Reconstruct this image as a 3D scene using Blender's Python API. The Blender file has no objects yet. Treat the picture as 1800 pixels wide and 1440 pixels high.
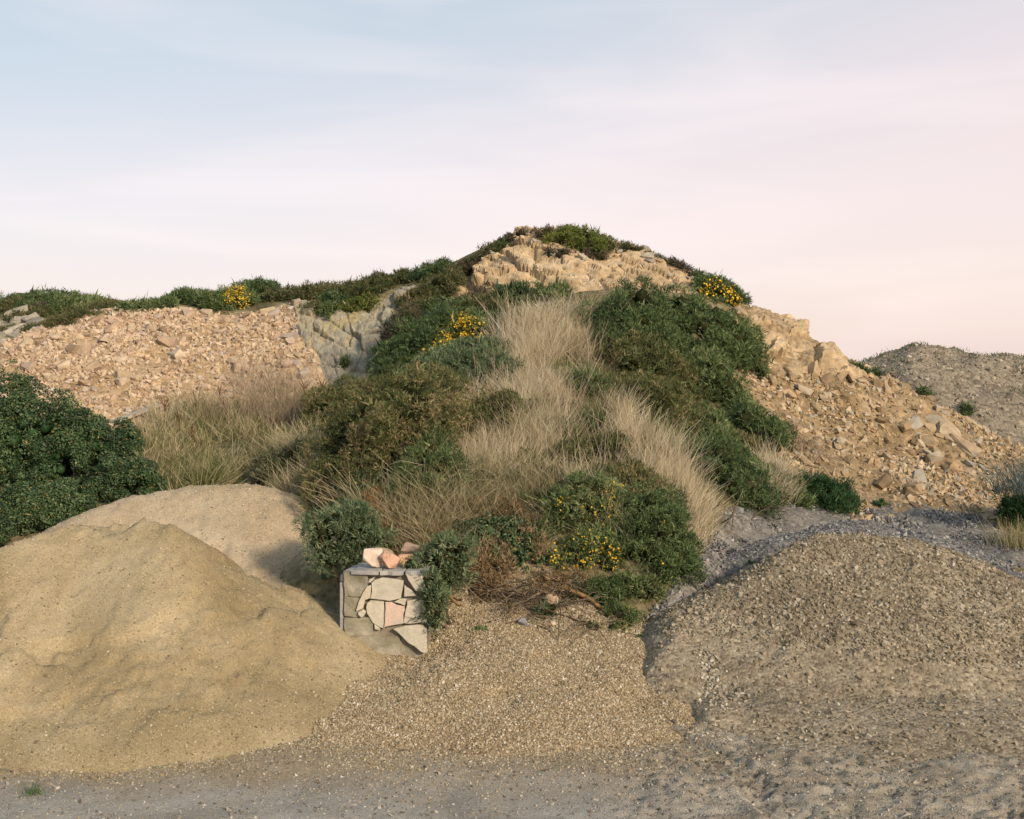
import bpy, bmesh, math
import numpy as np
from mathutils import Vector, Matrix

# ------------------------------------------------------------------ camera, sky, sun, exposure
W0, H0, FPX, HOR, CAMZ = 1800.0, 1440.0, 2000.0, 645.0, 3.7     # photo size, focal length (px), horizon row, eye height (m)
scene = bpy.context.scene
COL = scene.collection
cam = bpy.data.cameras.new("camera"); camo = bpy.data.objects.new("camera", cam); COL.objects.link(camo)
camo.location = (0, 0, CAMZ); camo.rotation_euler = (math.radians(90), 0, 0)
cam.sensor_fit = 'HORIZONTAL'; cam.sensor_width = 36.0; cam.lens = 36.0 * FPX / W0
cam.shift_y = (HOR - H0 / 2) / W0
cam.clip_end = 5000
scene.camera = camo

SUN_EL, SUN_AZ = math.radians(24), math.radians(142)            # azimuth clockwise from +Y (view direction): behind the camera, to its right
sdir = Vector((math.sin(SUN_AZ) * math.cos(SUN_EL), math.cos(SUN_AZ) * math.cos(SUN_EL), math.sin(SUN_EL)))
sl = bpy.data.lights.new("sun", 'SUN'); so = bpy.data.objects.new("sun", sl); COL.objects.link(so)
sl.energy = 3.15; sl.angle = math.radians(7.0); sl.color = (1.0, 0.82, 0.62)
so.rotation_euler = sdir.to_track_quat('Z', 'Y').to_euler()

world = bpy.data.worlds.new("World"); scene.world = world; world.use_nodes = True
world.cycles.sampling_method = 'MANUAL'; world.cycles.sample_map_resolution = 256
def build_sky():
    nt = world.node_tree; N = nt.nodes; L = nt.links
    for n in list(N): N.remove(n)
    out = N.new('ShaderNodeOutputWorld'); bg = N.new('ShaderNodeBackground'); bg.inputs[1].default_value = 0.124
    L.new(bg.outputs[0], out.inputs[0])
    sky = N.new('ShaderNodeTexSky'); sky.sky_type = 'NISHITA'; sky.sun_disc = False
    sky.sun_elevation = SUN_EL; sky.sun_rotation = SUN_AZ
    sky.air_density = 1.0; sky.dust_density = 2.0; sky.ozone_density = 1.5
    tc = N.new('ShaderNodeTexCoord')
    sep = N.new('ShaderNodeSeparateXYZ'); L.new(tc.outputs['Generated'], sep.inputs[0])
    def math_(op, a, b=None, clamp=False):
        m = N.new('ShaderNodeMath'); m.operation = op; m.use_clamp = clamp
        for i, v in enumerate((a, b)):
            if v is None: continue
            if isinstance(v, (int, float)): m.inputs[i].default_value = v
            else: L.new(v, m.inputs[i])
        return m.outputs[0]
    def noise(scale, sc, detail, loc=(0, 0, 0), rough=.5, dist=0.):
        mp = N.new('ShaderNodeMapping'); mp.inputs['Scale'].default_value = sc; mp.inputs['Location'].default_value = loc
        L.new(tc.outputs['Generated'], mp.inputs[0])
        n = N.new('ShaderNodeTexNoise'); n.inputs['Scale'].default_value = scale; n.inputs['Detail'].default_value = detail
        n.inputs['Roughness'].default_value = rough; n.inputs['Distortion'].default_value = dist
        L.new(mp.outputs[0], n.inputs['Vector']); return n.outputs['Fac']
    def ramp(fac, stops):
        r = N.new('ShaderNodeValToRGB'); e = r.color_ramp.elements
        while len(e) < len(stops): e.new(0.5)
        for k, (p, c) in enumerate(stops): e[k].position = p; e[k].color = (*c, 1)
        L.new(fac, r.inputs[0]); return r.outputs[0]
    def mix(f, a, b):
        m = N.new('ShaderNodeMix'); m.data_type = 'RGBA'
        if isinstance(f, (int, float)): m.inputs[0].default_value = f
        else: L.new(f, m.inputs[0])
        for i, v in ((6, a), (7, b)):
            if isinstance(v, tuple): m.inputs[i].default_value = (*v, 1)
            else: L.new(v, m.inputs[i])
        return m.outputs[2]
    # high thin veil: pale blue overhead, warming to pale pink toward the horizon all the way round
    elev = math_('MAXIMUM', sep.outputs['Z'], 0.0)
    slow = noise(1.1, (1, 1, 2.2), 2, (3.1, 0.4, 0.2))
    e2 = math_('ADD', math_('ADD', elev, math_('ADD', math_('MULTIPLY', sep.outputs['X'], -0.22), 0.025)), math_('MULTIPLY', math_('SUBTRACT', slow, 0.5), 0.16))
    veil = ramp(e2, [(0.0, (.83, .670, .625)), (.11, (.83, .675, .640)), (.22, (.72, .645, .650)), (.33, (.53, .575, .610)), (.6, (.38, .475, .545)), (1.0, (.31, .42, .52))])
    sc = N.new('ShaderNodeVectorMath'); sc.operation = 'SCALE'; sc.inputs[3].default_value = 6.35
    L.new(veil, sc.inputs[0])
    base = mix(0.80, sky.outputs[0], sc.outputs[0])
    # soft streaks of cirrus
    c1 = noise(2.6, (1.0, 1.0, 6.0), 3, (0.7, 1.9, 0.3), .55, .6)
    cf = math_('MULTIPLY', math_('MULTIPLY', math_('SUBTRACT', c1, 0.46, True), 4.0, True), 0.20)
    base2 = mix(cf, base, (6.6, 5.6, 5.4))
    c2 = noise(2.0, (1.3, 1.0, 7.0), 2, (4.7, 0.2, 2.3), .55, .3)
    cf2 = math_('MULTIPLY', math_('MULTIPLY', math_('SUBTRACT', c2, 0.52, True), 4.0, True), 0.14)
    base3 = mix(cf2, base2, (4.6, 4.35, 4.6))
    L.new(base3, bg.inputs[0])
build_sky()
scene.view_settings.view_transform = 'Standard'; scene.view_settings.look = 'None'
scene.view_settings.exposure = 0.66; scene.view_settings.gamma = 1.0
scene.cycles.max_bounces = 5; scene.cycles.diffuse_bounces = 3; scene.cycles.transparent_max_bounces = 6

# ------------------------------------------------------------------ numeric helpers
rng = np.random.default_rng(7)
def pt(px, py, Y):
    return np.array([(px - 900) / FPX * Y, Y, CAMZ - (py - HOR) / FPX * Y])
def proj(P):
    return 900 + FPX * P[..., 0] / P[..., 1], HOR + FPX * (CAMZ - P[..., 2]) / P[..., 1]
def hash3(ix, iy, iz, s=0):
    h = (ix.astype(np.int64) * 374761393 + iy.astype(np.int64) * 668265263 + iz.astype(np.int64) * 2147483647 + s * 974634541) & 0xFFFFFFFF
    h = ((h ^ (h >> 13)) * 1274126177) & 0xFFFFFFFF
    h = ((h ^ (h >> 16)) * 2246822519) & 0xFFFFFFFF
    return ((h ^ (h >> 15)) & 0xFFFFFF) / float(0xFFFFFF)
def vnoise(P, s=0):
    i = np.floor(P).astype(np.int64); f = P - i; u = f * f * (3 - 2 * f)
    r = 0
    for dx in (0, 1):
        for dy in (0, 1):
            for dz in (0, 1):
                w = (u[:, 0] if dx else 1 - u[:, 0]) * (u[:, 1] if dy else 1 - u[:, 1]) * (u[:, 2] if dz else 1 - u[:, 2])
                r = r + w * hash3(i[:, 0] + dx, i[:, 1] + dy, i[:, 2] + dz, s)
    return r * 2 - 1
def fbm(P, scale, octv=4, s=0, gain=.5):
    P = np.asarray(P, float) * scale; a, t = 1.0, 0
    for k in range(octv):
        t = t + a * vnoise(P + 17.3 * k, s + k); P = P * 2.03; a *= gain
    return t
def cells(P, scale, s=0, tilt=.5):
    """fractured-block relief: every cell has its own offset and tilt"""
    P = np.asarray(P, float) * scale; i = np.floor(P).astype(np.int64)
    best = np.full(len(P), 1e9); val = np.zeros(len(P)); sec = np.full(len(P), 1e9)
    for dx in (-1, 0, 1):
        for dy in (-1, 0, 1):
            for dz in (-1, 0, 1):
                c = i + (dx, dy, dz)
                q = np.stack([c[:, k] + hash3(c[:, 0], c[:, 1], c[:, 2], s + 11 * k) for k in range(3)], 1)
                d = P - q; dd = (d * d).sum(1)
                off = hash3(c[:, 0], c[:, 1], c[:, 2], s + 71) - .5
                tl = np.stack([hash3(c[:, 0], c[:, 1], c[:, 2], s + 91 + 7 * k) - .5 for k in range(3)], 1)
                v = off + tilt * 2 * (d * tl).sum(1)
                m = dd < best
                sec = np.where(m, best, np.minimum(sec, dd))
                val = np.where(m, v, val); best = np.where(m, dd, best)
    return val, np.sqrt(sec) - np.sqrt(best)
def inpoly(x, y, poly):
    x = np.asarray(x); y = np.asarray(y); r = np.zeros(x.shape, bool); n = len(poly)
    for k in range(n):
        x0, y0 = poly[k]; x1, y1 = poly[(k + 1) % n]
        if y0 == y1: continue
        c = ((y0 > y) != (y1 > y)) & (x < (x1 - x0) * (y - y0) / (y1 - y0) + x0); r ^= c
    return r
def nrm(v):
    return v / np.maximum(np.linalg.norm(v, axis=-1, keepdims=True), 1e-9)
def sstep(a, b, x):
    t = np.clip((x - a) / (b - a), 0, 1); return t * t * (3 - 2 * t)

# ------------------------------------------------------------------ object helpers
def tag(o, label=None, cat=None, group=None, kind=None):
    if label: o['label'] = label
    if cat: o['category'] = cat
    if group: o['group'] = group
    if kind: o['kind'] = kind
    return o
def link(o, parent=None):
    COL.objects.link(o)
    if parent is not None: o.parent = parent
    return o
def empty(name, loc):
    o = bpy.data.objects.new(name, None); COL.objects.link(o); o.location = loc; o.empty_display_size = .1
    return o
def make_mesh(name, V, Fs, tint=None, smooth=False, mat=None):
    """V (n,3); Fs (m,k) uniform polygons or list of such arrays; tint: per-face float (concatenated order)"""
    me = bpy.data.meshes.new(name)
    Fs = Fs if isinstance(Fs, list) and np.ndim(Fs[0]) == 2 else [Fs]
    Fs = [np.asarray(f, np.int64) for f in Fs if len(f)]
    V = np.asarray(V, np.float32)
    nl = sum(f.size for f in Fs); nf = sum(len(f) for f in Fs)
    me.vertices.add(len(V)); me.vertices.foreach_set('co', V.ravel())
    me.loops.add(nl); me.loops.foreach_set('vertex_index', np.concatenate([f.ravel() for f in Fs]).astype(np.int32))
    st, tot, p = [], [], 0
    for f in Fs:
        k = f.shape[1]; st.append(p + np.arange(len(f)) * k); tot.append(np.full(len(f), k)); p += f.size
    me.polygons.add(nf); me.polygons.foreach_set('loop_start', np.concatenate(st).astype(np.int32))
    me.polygons.foreach_set('loop_total', np.concatenate(tot).astype(np.int32))
    me.polygons.foreach_set('use_smooth', np.full(nf, smooth))
    if tint is not None:
        a = me.attributes.new('tint', 'FLOAT', 'FACE'); a.data.foreach_set('value', np.asarray(tint, np.float32))
    me.update(); me.validate()
    if mat: me.materials.append(mat)
    return me
def mobj(name, V, Fs, mat, parent=None, tint=None, smooth=False):
    V = np.asarray(V, float)
    if parent is not None: V = V - np.array(parent.matrix_world.translation if parent.type != 'EMPTY' else parent.location)
    return link(bpy.data.objects.new(name, make_mesh(name, V, Fs, tint, smooth, mat)), parent)
def grid_faces(nx, ny):
    a = np.arange(nx * ny).reshape(ny, nx)
    return np.stack([a[:-1, :-1], a[:-1, 1:], a[1:, 1:], a[1:, :-1]], -1).reshape(-1, 4)

# ------------------------------------------------------------------ materials
def new_mat(name, rough=.9, spec=.2):
    m = bpy.data.materials.new(name); m.use_nodes = True
    b = m.node_tree.nodes['Principled BSDF']; b.inputs['Roughness'].default_value = rough
    b.inputs['Specular IOR Level'].default_value = spec
    return m, m.node_tree, b
def nd(nt, t, **kw):
    n = nt.nodes.new(t)
    for k, v in kw.items():
        if k in n.inputs: n.inputs[k].default_value = v
        else: setattr(n, k, v)
    return n
def nramp(nt, fac, stops, interp='LINEAR'):
    r = nt.nodes.new('ShaderNodeValToRGB'); e = r.color_ramp.elements; r.color_ramp.interpolation = interp
    while len(e) < len(stops): e.new(.5)
    for k, (p, c) in enumerate(stops): e[k].position = p; e[k].color = (*c, 1)
    nt.links.new(fac, r.inputs[0]); return r.outputs[0]
def nmix(nt, f, a, b, mode='MIX'):
    m = nt.nodes.new('ShaderNodeMix'); m.data_type = 'RGBA'; m.blend_type = mode
    for i, v in ((0, f), (6, a), (7, b)):
        if isinstance(v, (int, float)): m.inputs[i].default_value = v
        elif isinstance(v, tuple): m.inputs[i].default_value = (*v, 1)
        else: nt.links.new(v, m.inputs[i])
    return m.outputs[2]
def ntex(nt, co, scale, detail=3, rough=.55, dist=0., sc=None, rot=None):
    if sc or rot:
        mp = nt.nodes.new('ShaderNodeMapping')
        if sc: mp.inputs['Scale'].default_value = sc
        if rot: mp.inputs['Rotation'].default_value = rot
        nt.links.new(co, mp.inputs[0]); co = mp.outputs[0]
    n = nt.nodes.new('ShaderNodeTexNoise')
    n.inputs['Scale'].default_value = scale; n.inputs['Detail'].default_value = detail; n.inputs['Roughness'].default_value = rough; n.inputs['Distortion'].default_value = dist
    nt.links.new(co, n.inputs['Vector']); return n.outputs['Fac']
def nvor(nt, co, scale, out='Color', feature='F1'):
    n = nt.nodes.new('ShaderNodeTexVoronoi'); n.feature = feature; n.inputs['Scale'].default_value = scale
    nt.links.new(co, n.inputs['Vector']); return n.outputs[out]
def bump(nt, b, h, strength=.5, dist=.02):
    n = nt.nodes.new('ShaderNodeBump'); n.inputs['Strength'].default_value = strength; n.inputs['Distance'].default_value = dist
    nt.links.new(h, n.inputs['Height']); nt.links.new(n.outputs[0], b.inputs['Normal'])
def coord(nt):
    g = nt.nodes.new('ShaderNodeNewGeometry'); return g.outputs['Position']

def earth_mat(name, stops_big, grain_stops, grain_scale, grain_mix=.6, big_scale=.8, bump_d=.02, rough=.95, fine=220., bstr=.6, sc=None, rot=None):
    """loose material: broad patches of colour with single grains (voronoi cells) over them"""
    m, nt, b = new_mat(name, rough, .15); co = coord(nt)
    big = ntex(nt, co, big_scale, 4, .62, .3, sc, rot); c1 = nramp(nt, big, stops_big)
    vc = nvor(nt, co, grain_scale); sp = nt.nodes.new('ShaderNodeSeparateColor'); nt.links.new(vc, sp.inputs[0])
    c2 = nramp(nt, sp.outputs[0], grain_stops)
    col = nmix(nt, grain_mix, c1, c2, 'MULTIPLY') if grain_stops[0][1][0] > .45 or grain_stops[-1][1][0] > .9 else nmix(nt, grain_mix, c1, c2)
    nt.links.new(col, b.inputs['Base Color'])
    vd = nvor(nt, co, grain_scale, 'Distance'); fn = ntex(nt, co, fine, 2, .6)
    add = nt.nodes.new('ShaderNodeMath'); add.operation = 'ADD'; nt.links.new(vd, add.inputs[0])
    mu = nt.nodes.new('ShaderNodeMath'); mu.operation = 'MULTIPLY'; mu.inputs[1].default_value = .5; nt.links.new(fn, mu.inputs[0]); nt.links.new(mu.outputs[0], add.inputs[1])
    inv = nt.nodes.new('ShaderNodeMath'); inv.operation = 'SUBTRACT'; inv.inputs[0].default_value = 1; nt.links.new(add.outputs[0], inv.inputs[1])
    bump(nt, b, inv.outputs[0], bstr, bump_d)
    return m
def tint_mat(name, stops, rough=.85, spec=.2, transl=0., obj_random=False, noise_amt=.25, noise_scale=14., bump_d=0.):
    """colour by the piece's own tint (per-face attribute, or per object), with a little mottling"""
    m, nt, b = new_mat(name, rough, spec)
    if obj_random: t = nt.nodes.new('ShaderNodeObjectInfo').outputs['Random']
    else: t = nd(nt, 'ShaderNodeAttribute', attribute_name='tint').outputs['Fac']
    col = nramp(nt, t, stops)
    co = coord(nt)
    if noise_amt > 0:
        f = ntex(nt, co, noise_scale, 4, .6)
        g = nramp(nt, f, [(.25, (1 - noise_amt * 1.5,) * 3), (.75, (1 + 0 * noise_amt,) * 3)])
        col = nmix(nt, 1.0, col, g, 'MULTIPLY')
    nt.links.new(col, b.inputs['Base Color'])
    if bump_d > 0: bump(nt, b, ntex(nt, co, noise_scale * 3, 4, .65), .7, bump_d)
    if transl > 0:
        tr = nt.nodes.new('ShaderNodeBsdfTranslucent'); nt.links.new(col, tr.inputs[0])
        ms = nt.nodes.new('ShaderNodeMixShader'); ms.inputs[0].default_value = transl
        nt.links.new(b.outputs[0], ms.inputs[1]); nt.links.new(tr.outputs[0], ms.inputs[2])
        nt.links.new(ms.outputs[0], nt.nodes['Material Output'].inputs[0])
    return m
# ------------------------------------------------------------------ terrain shape: one height function for the whole place
CTRL = [  # (photo x, photo y, distance) of points of the natural ground: foot of the spur, flanks, ridge, quarry faces
 # foot of the spur
 (560,1065,14.9),(640,1060,14.3),(780,1062,14.1),(900,1072,14.0),(1050,1090,13.9),(1150,1105,13.8),
 # right-hand foot / trough behind the gravel
 (1215,1045,14.5),(1235,985,15.3),(1290,945,16.6),(1400,905,18.2),(1500,892,19.2),
 # spur, lower / middle / upper
 (620,920,15.6),(720,880,15.7),(850,900,15.4),(1000,900,15.3),(1110,930,15.1),(1180,960,15.0),
 (600,800,18.0),(720,790,17.6),(850,800,17.2),(980,800,17.1),(1100,820,17.0),(1200,870,16.8),
 (700,720,19.8),(850,700,19.6),(960,690,19.6),(1070,700,19.6),(1180,760,19.2),(1290,830,19.2),(1370,830,20.0),
 (740,640,22.0),(860,620,22.0),(960,600,22.2),(1080,610,22.4),(1200,650,22.4),(1300,720,22.2),
 (900,555,24.2),(1000,530,24.4),(1110,530,24.6),(1220,560,24.6),(1310,600,24.6),
 # terrace below the top face, and left flank of the spur
 (700,590,25.2),(760,560,25.8),(830,542,26.0),(900,522,26.2),(1000,506,26.4),(1100,497,26.6),(1200,502,26.6),(1300,545,26.2),
 (650,670,23.6),(600,760,20.8),
 # crown
 (875,440,28.2),(905,418,28.3),(930,411,28.4),(980,409,28.5),(1050,418,28.5),(1100,440,28.3),(1150,458,28.1),(1195,478,27.9),(1240,494,27.7),(1290,520,27.4),
 (830,483,27.8),(800,520,26.9),
 # ridge to the left of the crown
 (760,478,29.5),(700,495,29.6),(620,518,29.8),(560,520,30.2),(500,520,30.6),(430,520,31.4),(350,535,31.6),(280,545,32.0),(180,532,33.5),(100,528,34.0),(20,535,34.0),(-60,535,34.5),
 # grey rock face
 (510,548,28.2),(540,535,28.4),(600,552,27.6),(680,520,28.0),(545,625,26.2),(580,690,25.0),(620,680,25.0),(690,590,26.2),(640,600,26.2),
 # pink scree
 (430,556,28.6),(330,546,28.6),(250,544,28.6),(160,560,28.3),(80,590,27.8),(-20,612,27.2),(-20,680,24.8),(100,690,24.6),(250,640,26.0),(400,640,26.0),(250,740,23.4),(400,715,24.0),(520,700,24.4),
 (60,575,30.0),(10,590,29.4),
 # dry meadow and ground under the bramble
 (330,780,21.8),(450,770,21.8),(540,760,21.6),(300,830,20.2),(400,840,19.6),(500,850,18.6),(160,800,20.6),(40,760,21.5),(-80,760,21.5),
 (100,900,17.6),(250,900,17.4),(500,975,16.6),(0,930,17.0),(-100,900,17.5),
 # rockslide
 (1335,557,25.6),(1400,585,26.0),(1440,608,26.2),(1500,635,26.4),(1600,690,26.0),(1700,745,25.4),(1800,790,25.0),(1900,830,24.6),
 (1330,690,23.0),(1400,700,23.4),(1500,735,23.4),(1600,790,23.0),(1700,830,22.6),(1800,860,22.2),
 (1430,800,21.4),(1520,835,21.2),(1620,870,20.8),(1720,890,20.6),(1820,900,20.4),(1600,920,18.9),(1700,935,18.6),(1800,950,18.4),(1900,940,18.6),
]
ABS = [  # (X, Y, Z) behind the skyline and under the stockpiles
 (-16,40,5.0),(-8,40,4.6),(-2,38,4.6),(3,36,4.4),(-16,48,3.),(0,48,2.),(6,33,3.2),(9,31,1.2),(12,31,.4),(16,30,0.),(10,40,.2),(18,38,-.2),(16,26,.6),
 (-9,14,-.2),(-6.5,14.5,.3),(-4,14.5,.6),(-2.5,13.6,.35),(-9,12,-.8),(-5,12,-.6),(-2,12.4,-.2),(0,12.3,-.1),(2,12.4,-.2),(4,12.5,-.4),(8,12.5,-.6),
 (3.2,15.0,.55),(5,15.5,.5),(7,16,.6),(9,16,.5),(5,17.2,.85),(8,17.4,.9),(12,17,.6),(-20,30,3.6),(-18,22,2.4),(-16,17,1.0),(19,22,.8),
]
_C = np.array([pt(*c) for c in CTRL] + [np.array(a, float) for a in ABS])
def _tps():
    P = _C[:, :2]; n = len(P)
    d = np.linalg.norm(P[:, None] - P[None], axis=2)
    K = np.where(d > 0, d * d * np.log(np.maximum(d, 1e-9)), 0) + np.eye(n) * .06
    Q = np.hstack([np.ones((n, 1)), P]); A = np.block([[K, Q], [Q.T, np.zeros((3, 3))]])
    return np.linalg.solve(A, np.concatenate([_C[:, 2], np.zeros(3)]))
_w = _tps()
def hill_raw(x, y):
    x = np.asarray(x, float); y = np.asarray(y, float); sh = x.shape; q = np.stack([x.ravel(), y.ravel()], 1)
    out = np.empty(len(q))
    for s in range(0, len(q), 20000):
        p = q[s:s + 20000]; d = np.linalg.norm(p[:, None] - _C[None, :, :2], axis=2)
        K = np.where(d > 0, d * d * np.log(np.maximum(d, 1e-9)), 0)
        out[s:s + 20000] = K @ _w[:-3] + _w[-3] + p @ _w[-2:]
    return out.reshape(sh)
# cached bilinear grids
class HGrid:
    def __init__(s, f, x0, x1, y0, y1, st):
        s.x0, s.y0, s.st = x0, y0, st; s.nx = int((x1 - x0) / st) + 1; s.ny = int((y1 - y0) / st) + 1
        X, Y = np.meshgrid(x0 + np.arange(s.nx) * st, y0 + np.arange(s.ny) * st); s.Z = f(X, Y)
    def __call__(s, x, y):
        u = np.clip((np.asarray(x) - s.x0) / s.st, 0, s.nx - 1.001); v = np.clip((np.asarray(y) - s.y0) / s.st, 0, s.ny - 1.001)
        i = u.astype(int); j = v.astype(int); a = u - i; b = v - j; Z = s.Z
        return (Z[j, i] * (1 - a) + Z[j, i + 1] * a) * (1 - b) + (Z[j + 1, i] * (1 - a) + Z[j + 1, i + 1] * a) * b
hill = HGrid(hill_raw, -22, 22, 11.5, 50, .2)
_hx, _hy = np.meshgrid(hill.x0 + np.arange(hill.nx) * hill.st, hill.y0 + np.arange(hill.ny) * hill.st)
hill.Z -= .4 * np.exp(-((_hx + 1.45) / .6) ** 2 - ((_hy - 13.1) / .6) ** 2)      # dug out in front of the wall end

def cone(x, y, crest, slope, k=.05, foot=0.):
    """angle-of-repose heap under a crest polyline of (photo x, photo y, distance)"""
    C = np.array([pt(*c) for c in crest]); S = []
    for a, b in zip(C[:-1], C[1:]):
        n = max(2, int(np.linalg.norm(b - a) / .12)); t = np.linspace(0, 1, n, endpoint=False)[:, None]; S.append(a + (b - a) * t)
    S.append(C[-1:]); S = np.vstack(S)
    sh = x.shape; x = x.ravel(); y = y.ravel(); z = np.full(len(x), -9.)
    for s in S:
        d = np.sqrt((x - s[0]) ** 2 + (y - s[1]) ** 2 + k * k)
        h = s[2] - slope * d + foot * np.minimum(d, 3.0) ** 2
        z = np.maximum(z, h)
    return z.reshape(sh)
def P2(x, y): return np.stack([x.ravel(), y.ravel(), np.zeros(x.size)], 1)
def sand_h(x, y, which='f'):
    p = P2(x, y); w = fbm(p, .5, 2, 3).reshape(x.shape) * .13; w2 = fbm(p + 9, .6, 2, 5).reshape(x.shape) * .13
    xx, yy = x + w, y + w2
    a = cone(xx, yy, [(-220,1000,12.6),(-60,965,12.9),(0,952,13.1),(80,925,13.5),(160,903,13.8),(230,903,13.8),(290,915,13.6)], .62, .04, .012)
    b = cone(xx, yy, [(150,880,16.6),(240,850,17.2),(330,833,17.5),(420,831,17.5),(460,838,17.4)], .60, .30, .02)
    b = np.maximum(b, cone(xx, yy, [(440,960,15.8),(500,1000,15.3),(560,1045,14.7),(600,1085,14.2)], .5, .35, .02))
    z = a if which == 'f' else b
    m = sstep(.05, .6, z)
    # slumped scoops and runnels down the face
    n1 = fbm(p * (1, .55, 1), 1.3, 4, 21).reshape(x.shape); n2 = fbm(p, 3.2, 4, 22).reshape(x.shape); n3 = fbm(p, 11, 3, 23).reshape(x.shape)
    sl = np.clip(fbm(p * (1, .8, 1) + 4, 1.05, 2, 29).reshape(x.shape), -1, 1)
    # little slip scarps: sharp steps along warped contours, patchy crust and clods
    q = z * 3.4 + n1 * 1.1 + n2 * .55; fr = q - np.floor(q); scarp = (fr - sstep(.80, 1.0, fr)) * sstep(-.15, .35, sl) * .055
    big = sstep(.02, .08, sl + n2 * .15) * .08 * (1. if which == 'f' else .3)
    return z + m * (n1 * .030 + n3 * .012 - scarp - big + np.abs(fbm(p * (1, .5, 1), 6, 3, 25).reshape(x.shape)) * -.022 + fbm(p, 24, 2, 24).reshape(x.shape) * .010 * (1 + sl))
def apron_h(x, y):
    p = P2(x, y)
    xx = x + fbm(p, .8, 3, 33).reshape(x.shape) * .2; yy = y + fbm(p, .8, 3, 34).reshape(x.shape) * .2
    a = cone(xx, yy, [(620,1105,13.9),(755,1100,14.2),(800,1065,14.3),(900,1062,14.2),(1000,1075,14.1),(1100,1108,13.9),(1165,1150,13.3)], .235, .3, .010)
    a = np.maximum(a, cone(xx, yy, [(900,1005,14.5),(940,992,14.55),(985,1003,14.5)], .75, .2))
    a = np.maximum(a, cone(xx, yy, [(600,1172,12.6),(690,1165,12.7),(740,1185,12.5)], .26, .4))
    a = a - .10 * np.exp(-((x + 1.3) / .5) ** 2 - ((y - 13.25) / .5) ** 2)
    a = a - .05 - .45 * np.maximum(0, -1.75 - xx - fbm(p, 1.6, 3, 38).reshape(x.shape) * .2)
    a = a - .40 * np.maximum(0, xx + fbm(p, 1.6, 3, 39).reshape(x.shape) * .2 - np.interp(yy, [9.5, 10.1, 11.6, 12.9, 14.5], [.9, 1.2, 1.9, 1.62, 1.6]))
    m = sstep(-.05, .25, a)
    return a + m * (fbm(p, 1.5, 4, 35).reshape(x.shape) * .055 + fbm(p, 9, 3, 36).reshape(x.shape) * .015) + .01
def pile_h(x, y):
    p = P2(x, y); xx = x + fbm(p, .7, 3, 43).reshape(x.shape) * .12; yy = y + fbm(p, .7, 3, 44).reshape(x.shape) * .12
    a = cone(xx, yy, [(1185,1085,13.3),(1230,1042,13.7),(1300,998,14.0),(1390,950,14.3),(1450,928,14.5),(1520,921,14.6),(1610,930,14.6),(1690,955,14.4),(1750,985,14.2),(1830,1030,14.0),(1960,1090,13.9)], .60, .22, .02)
    a = np.minimum(a, .55 + .85 * (xx - 1.72) + .06 * (yy - 13.5))
    # worn shelf in front of the heap, broken off along its near edge
    edge = np.array([pt(q[0], q[1], 7400. / (q[1] - HOR) * q[2]) for q in [(1168,1150,.90),(1185,1190,.91),(1250,1238,.91),(1330,1246,.92),(1430,1262,.93),(1560,1282,.94),(1700,1296,.95),(1900,1310,.95)]])
    fy = np.interp(x, edge[:, 0], edge[:, 1]) + fbm(p, 2.2, 3, 46).reshape(x.shape) * .10
    fx = edge[0, 0] + .02 * (y - 11)
    d = np.minimum(y - fy, (x - fx) * 1.1 + .12)
    sh = (.09 + .15 * np.clip(d, 0, 3)) * sstep(-.40, .40, d)
    sh = sh - .5 * sstep(3.2, 4.2, d)
    sh = sh * np.interp(x, [1.5, 2.6, 5, 8], [1.1, 1.05, .85, .7])
    z = np.maximum(a, sh)
    m = sstep(.03, .3, z)
    return np.where(sh + a < -8, z, z + m * (fbm(p, 1.8, 4, 47).reshape(x.shape) * .03 + fbm(p, 8, 3, 48).reshape(x.shape) * .016))
def back_h(x, y):
    p = P2(x, y); xx = x + fbm(p, .7, 3, 53).reshape(x.shape) * .14; yy = y + fbm(p, .7, 3, 54).reshape(x.shape) * .14
    a = cone(xx, yy, [(1150,1120,14.2),(1225,1030,15.0),(1310,965,15.6),(1395,915,16.1),(1470,900,16.3),(1560,908,16.3),(1650,928,16.1),(1720,960,15.9),(1830,1020,15.6),(1950,1080,15.4)], .60, .2, .02)
    m = sstep(.05, .4, a)
    return a + m * (fbm(p, 2.0, 4, 57).reshape(x.shape) * .045 + fbm(p, 8, 2, 58).reshape(x.shape) * .012)
def heap_h(x, y):
    p = P2(x, y); xx = x + fbm(p, .25, 3, 63).reshape(x.shape) * .8; yy = y + fbm(p, .25, 3, 64).reshape(x.shape) * .8
    a = cone(xx, yy, [(1525,620,45),(1565,602,45),(1600,592,45),(1660,595,45),(1720,609,45),(1760,611,45.5),(1820,618,46),(1950,630,46)], .62, .5)
    m = sstep(.0, .8, a)
    return a + m * (fbm(p, .8, 4, 67).reshape(x.shape) * .16 + fbm(p, 3, 3, 68).reshape(x.shape) * .05)
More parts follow.
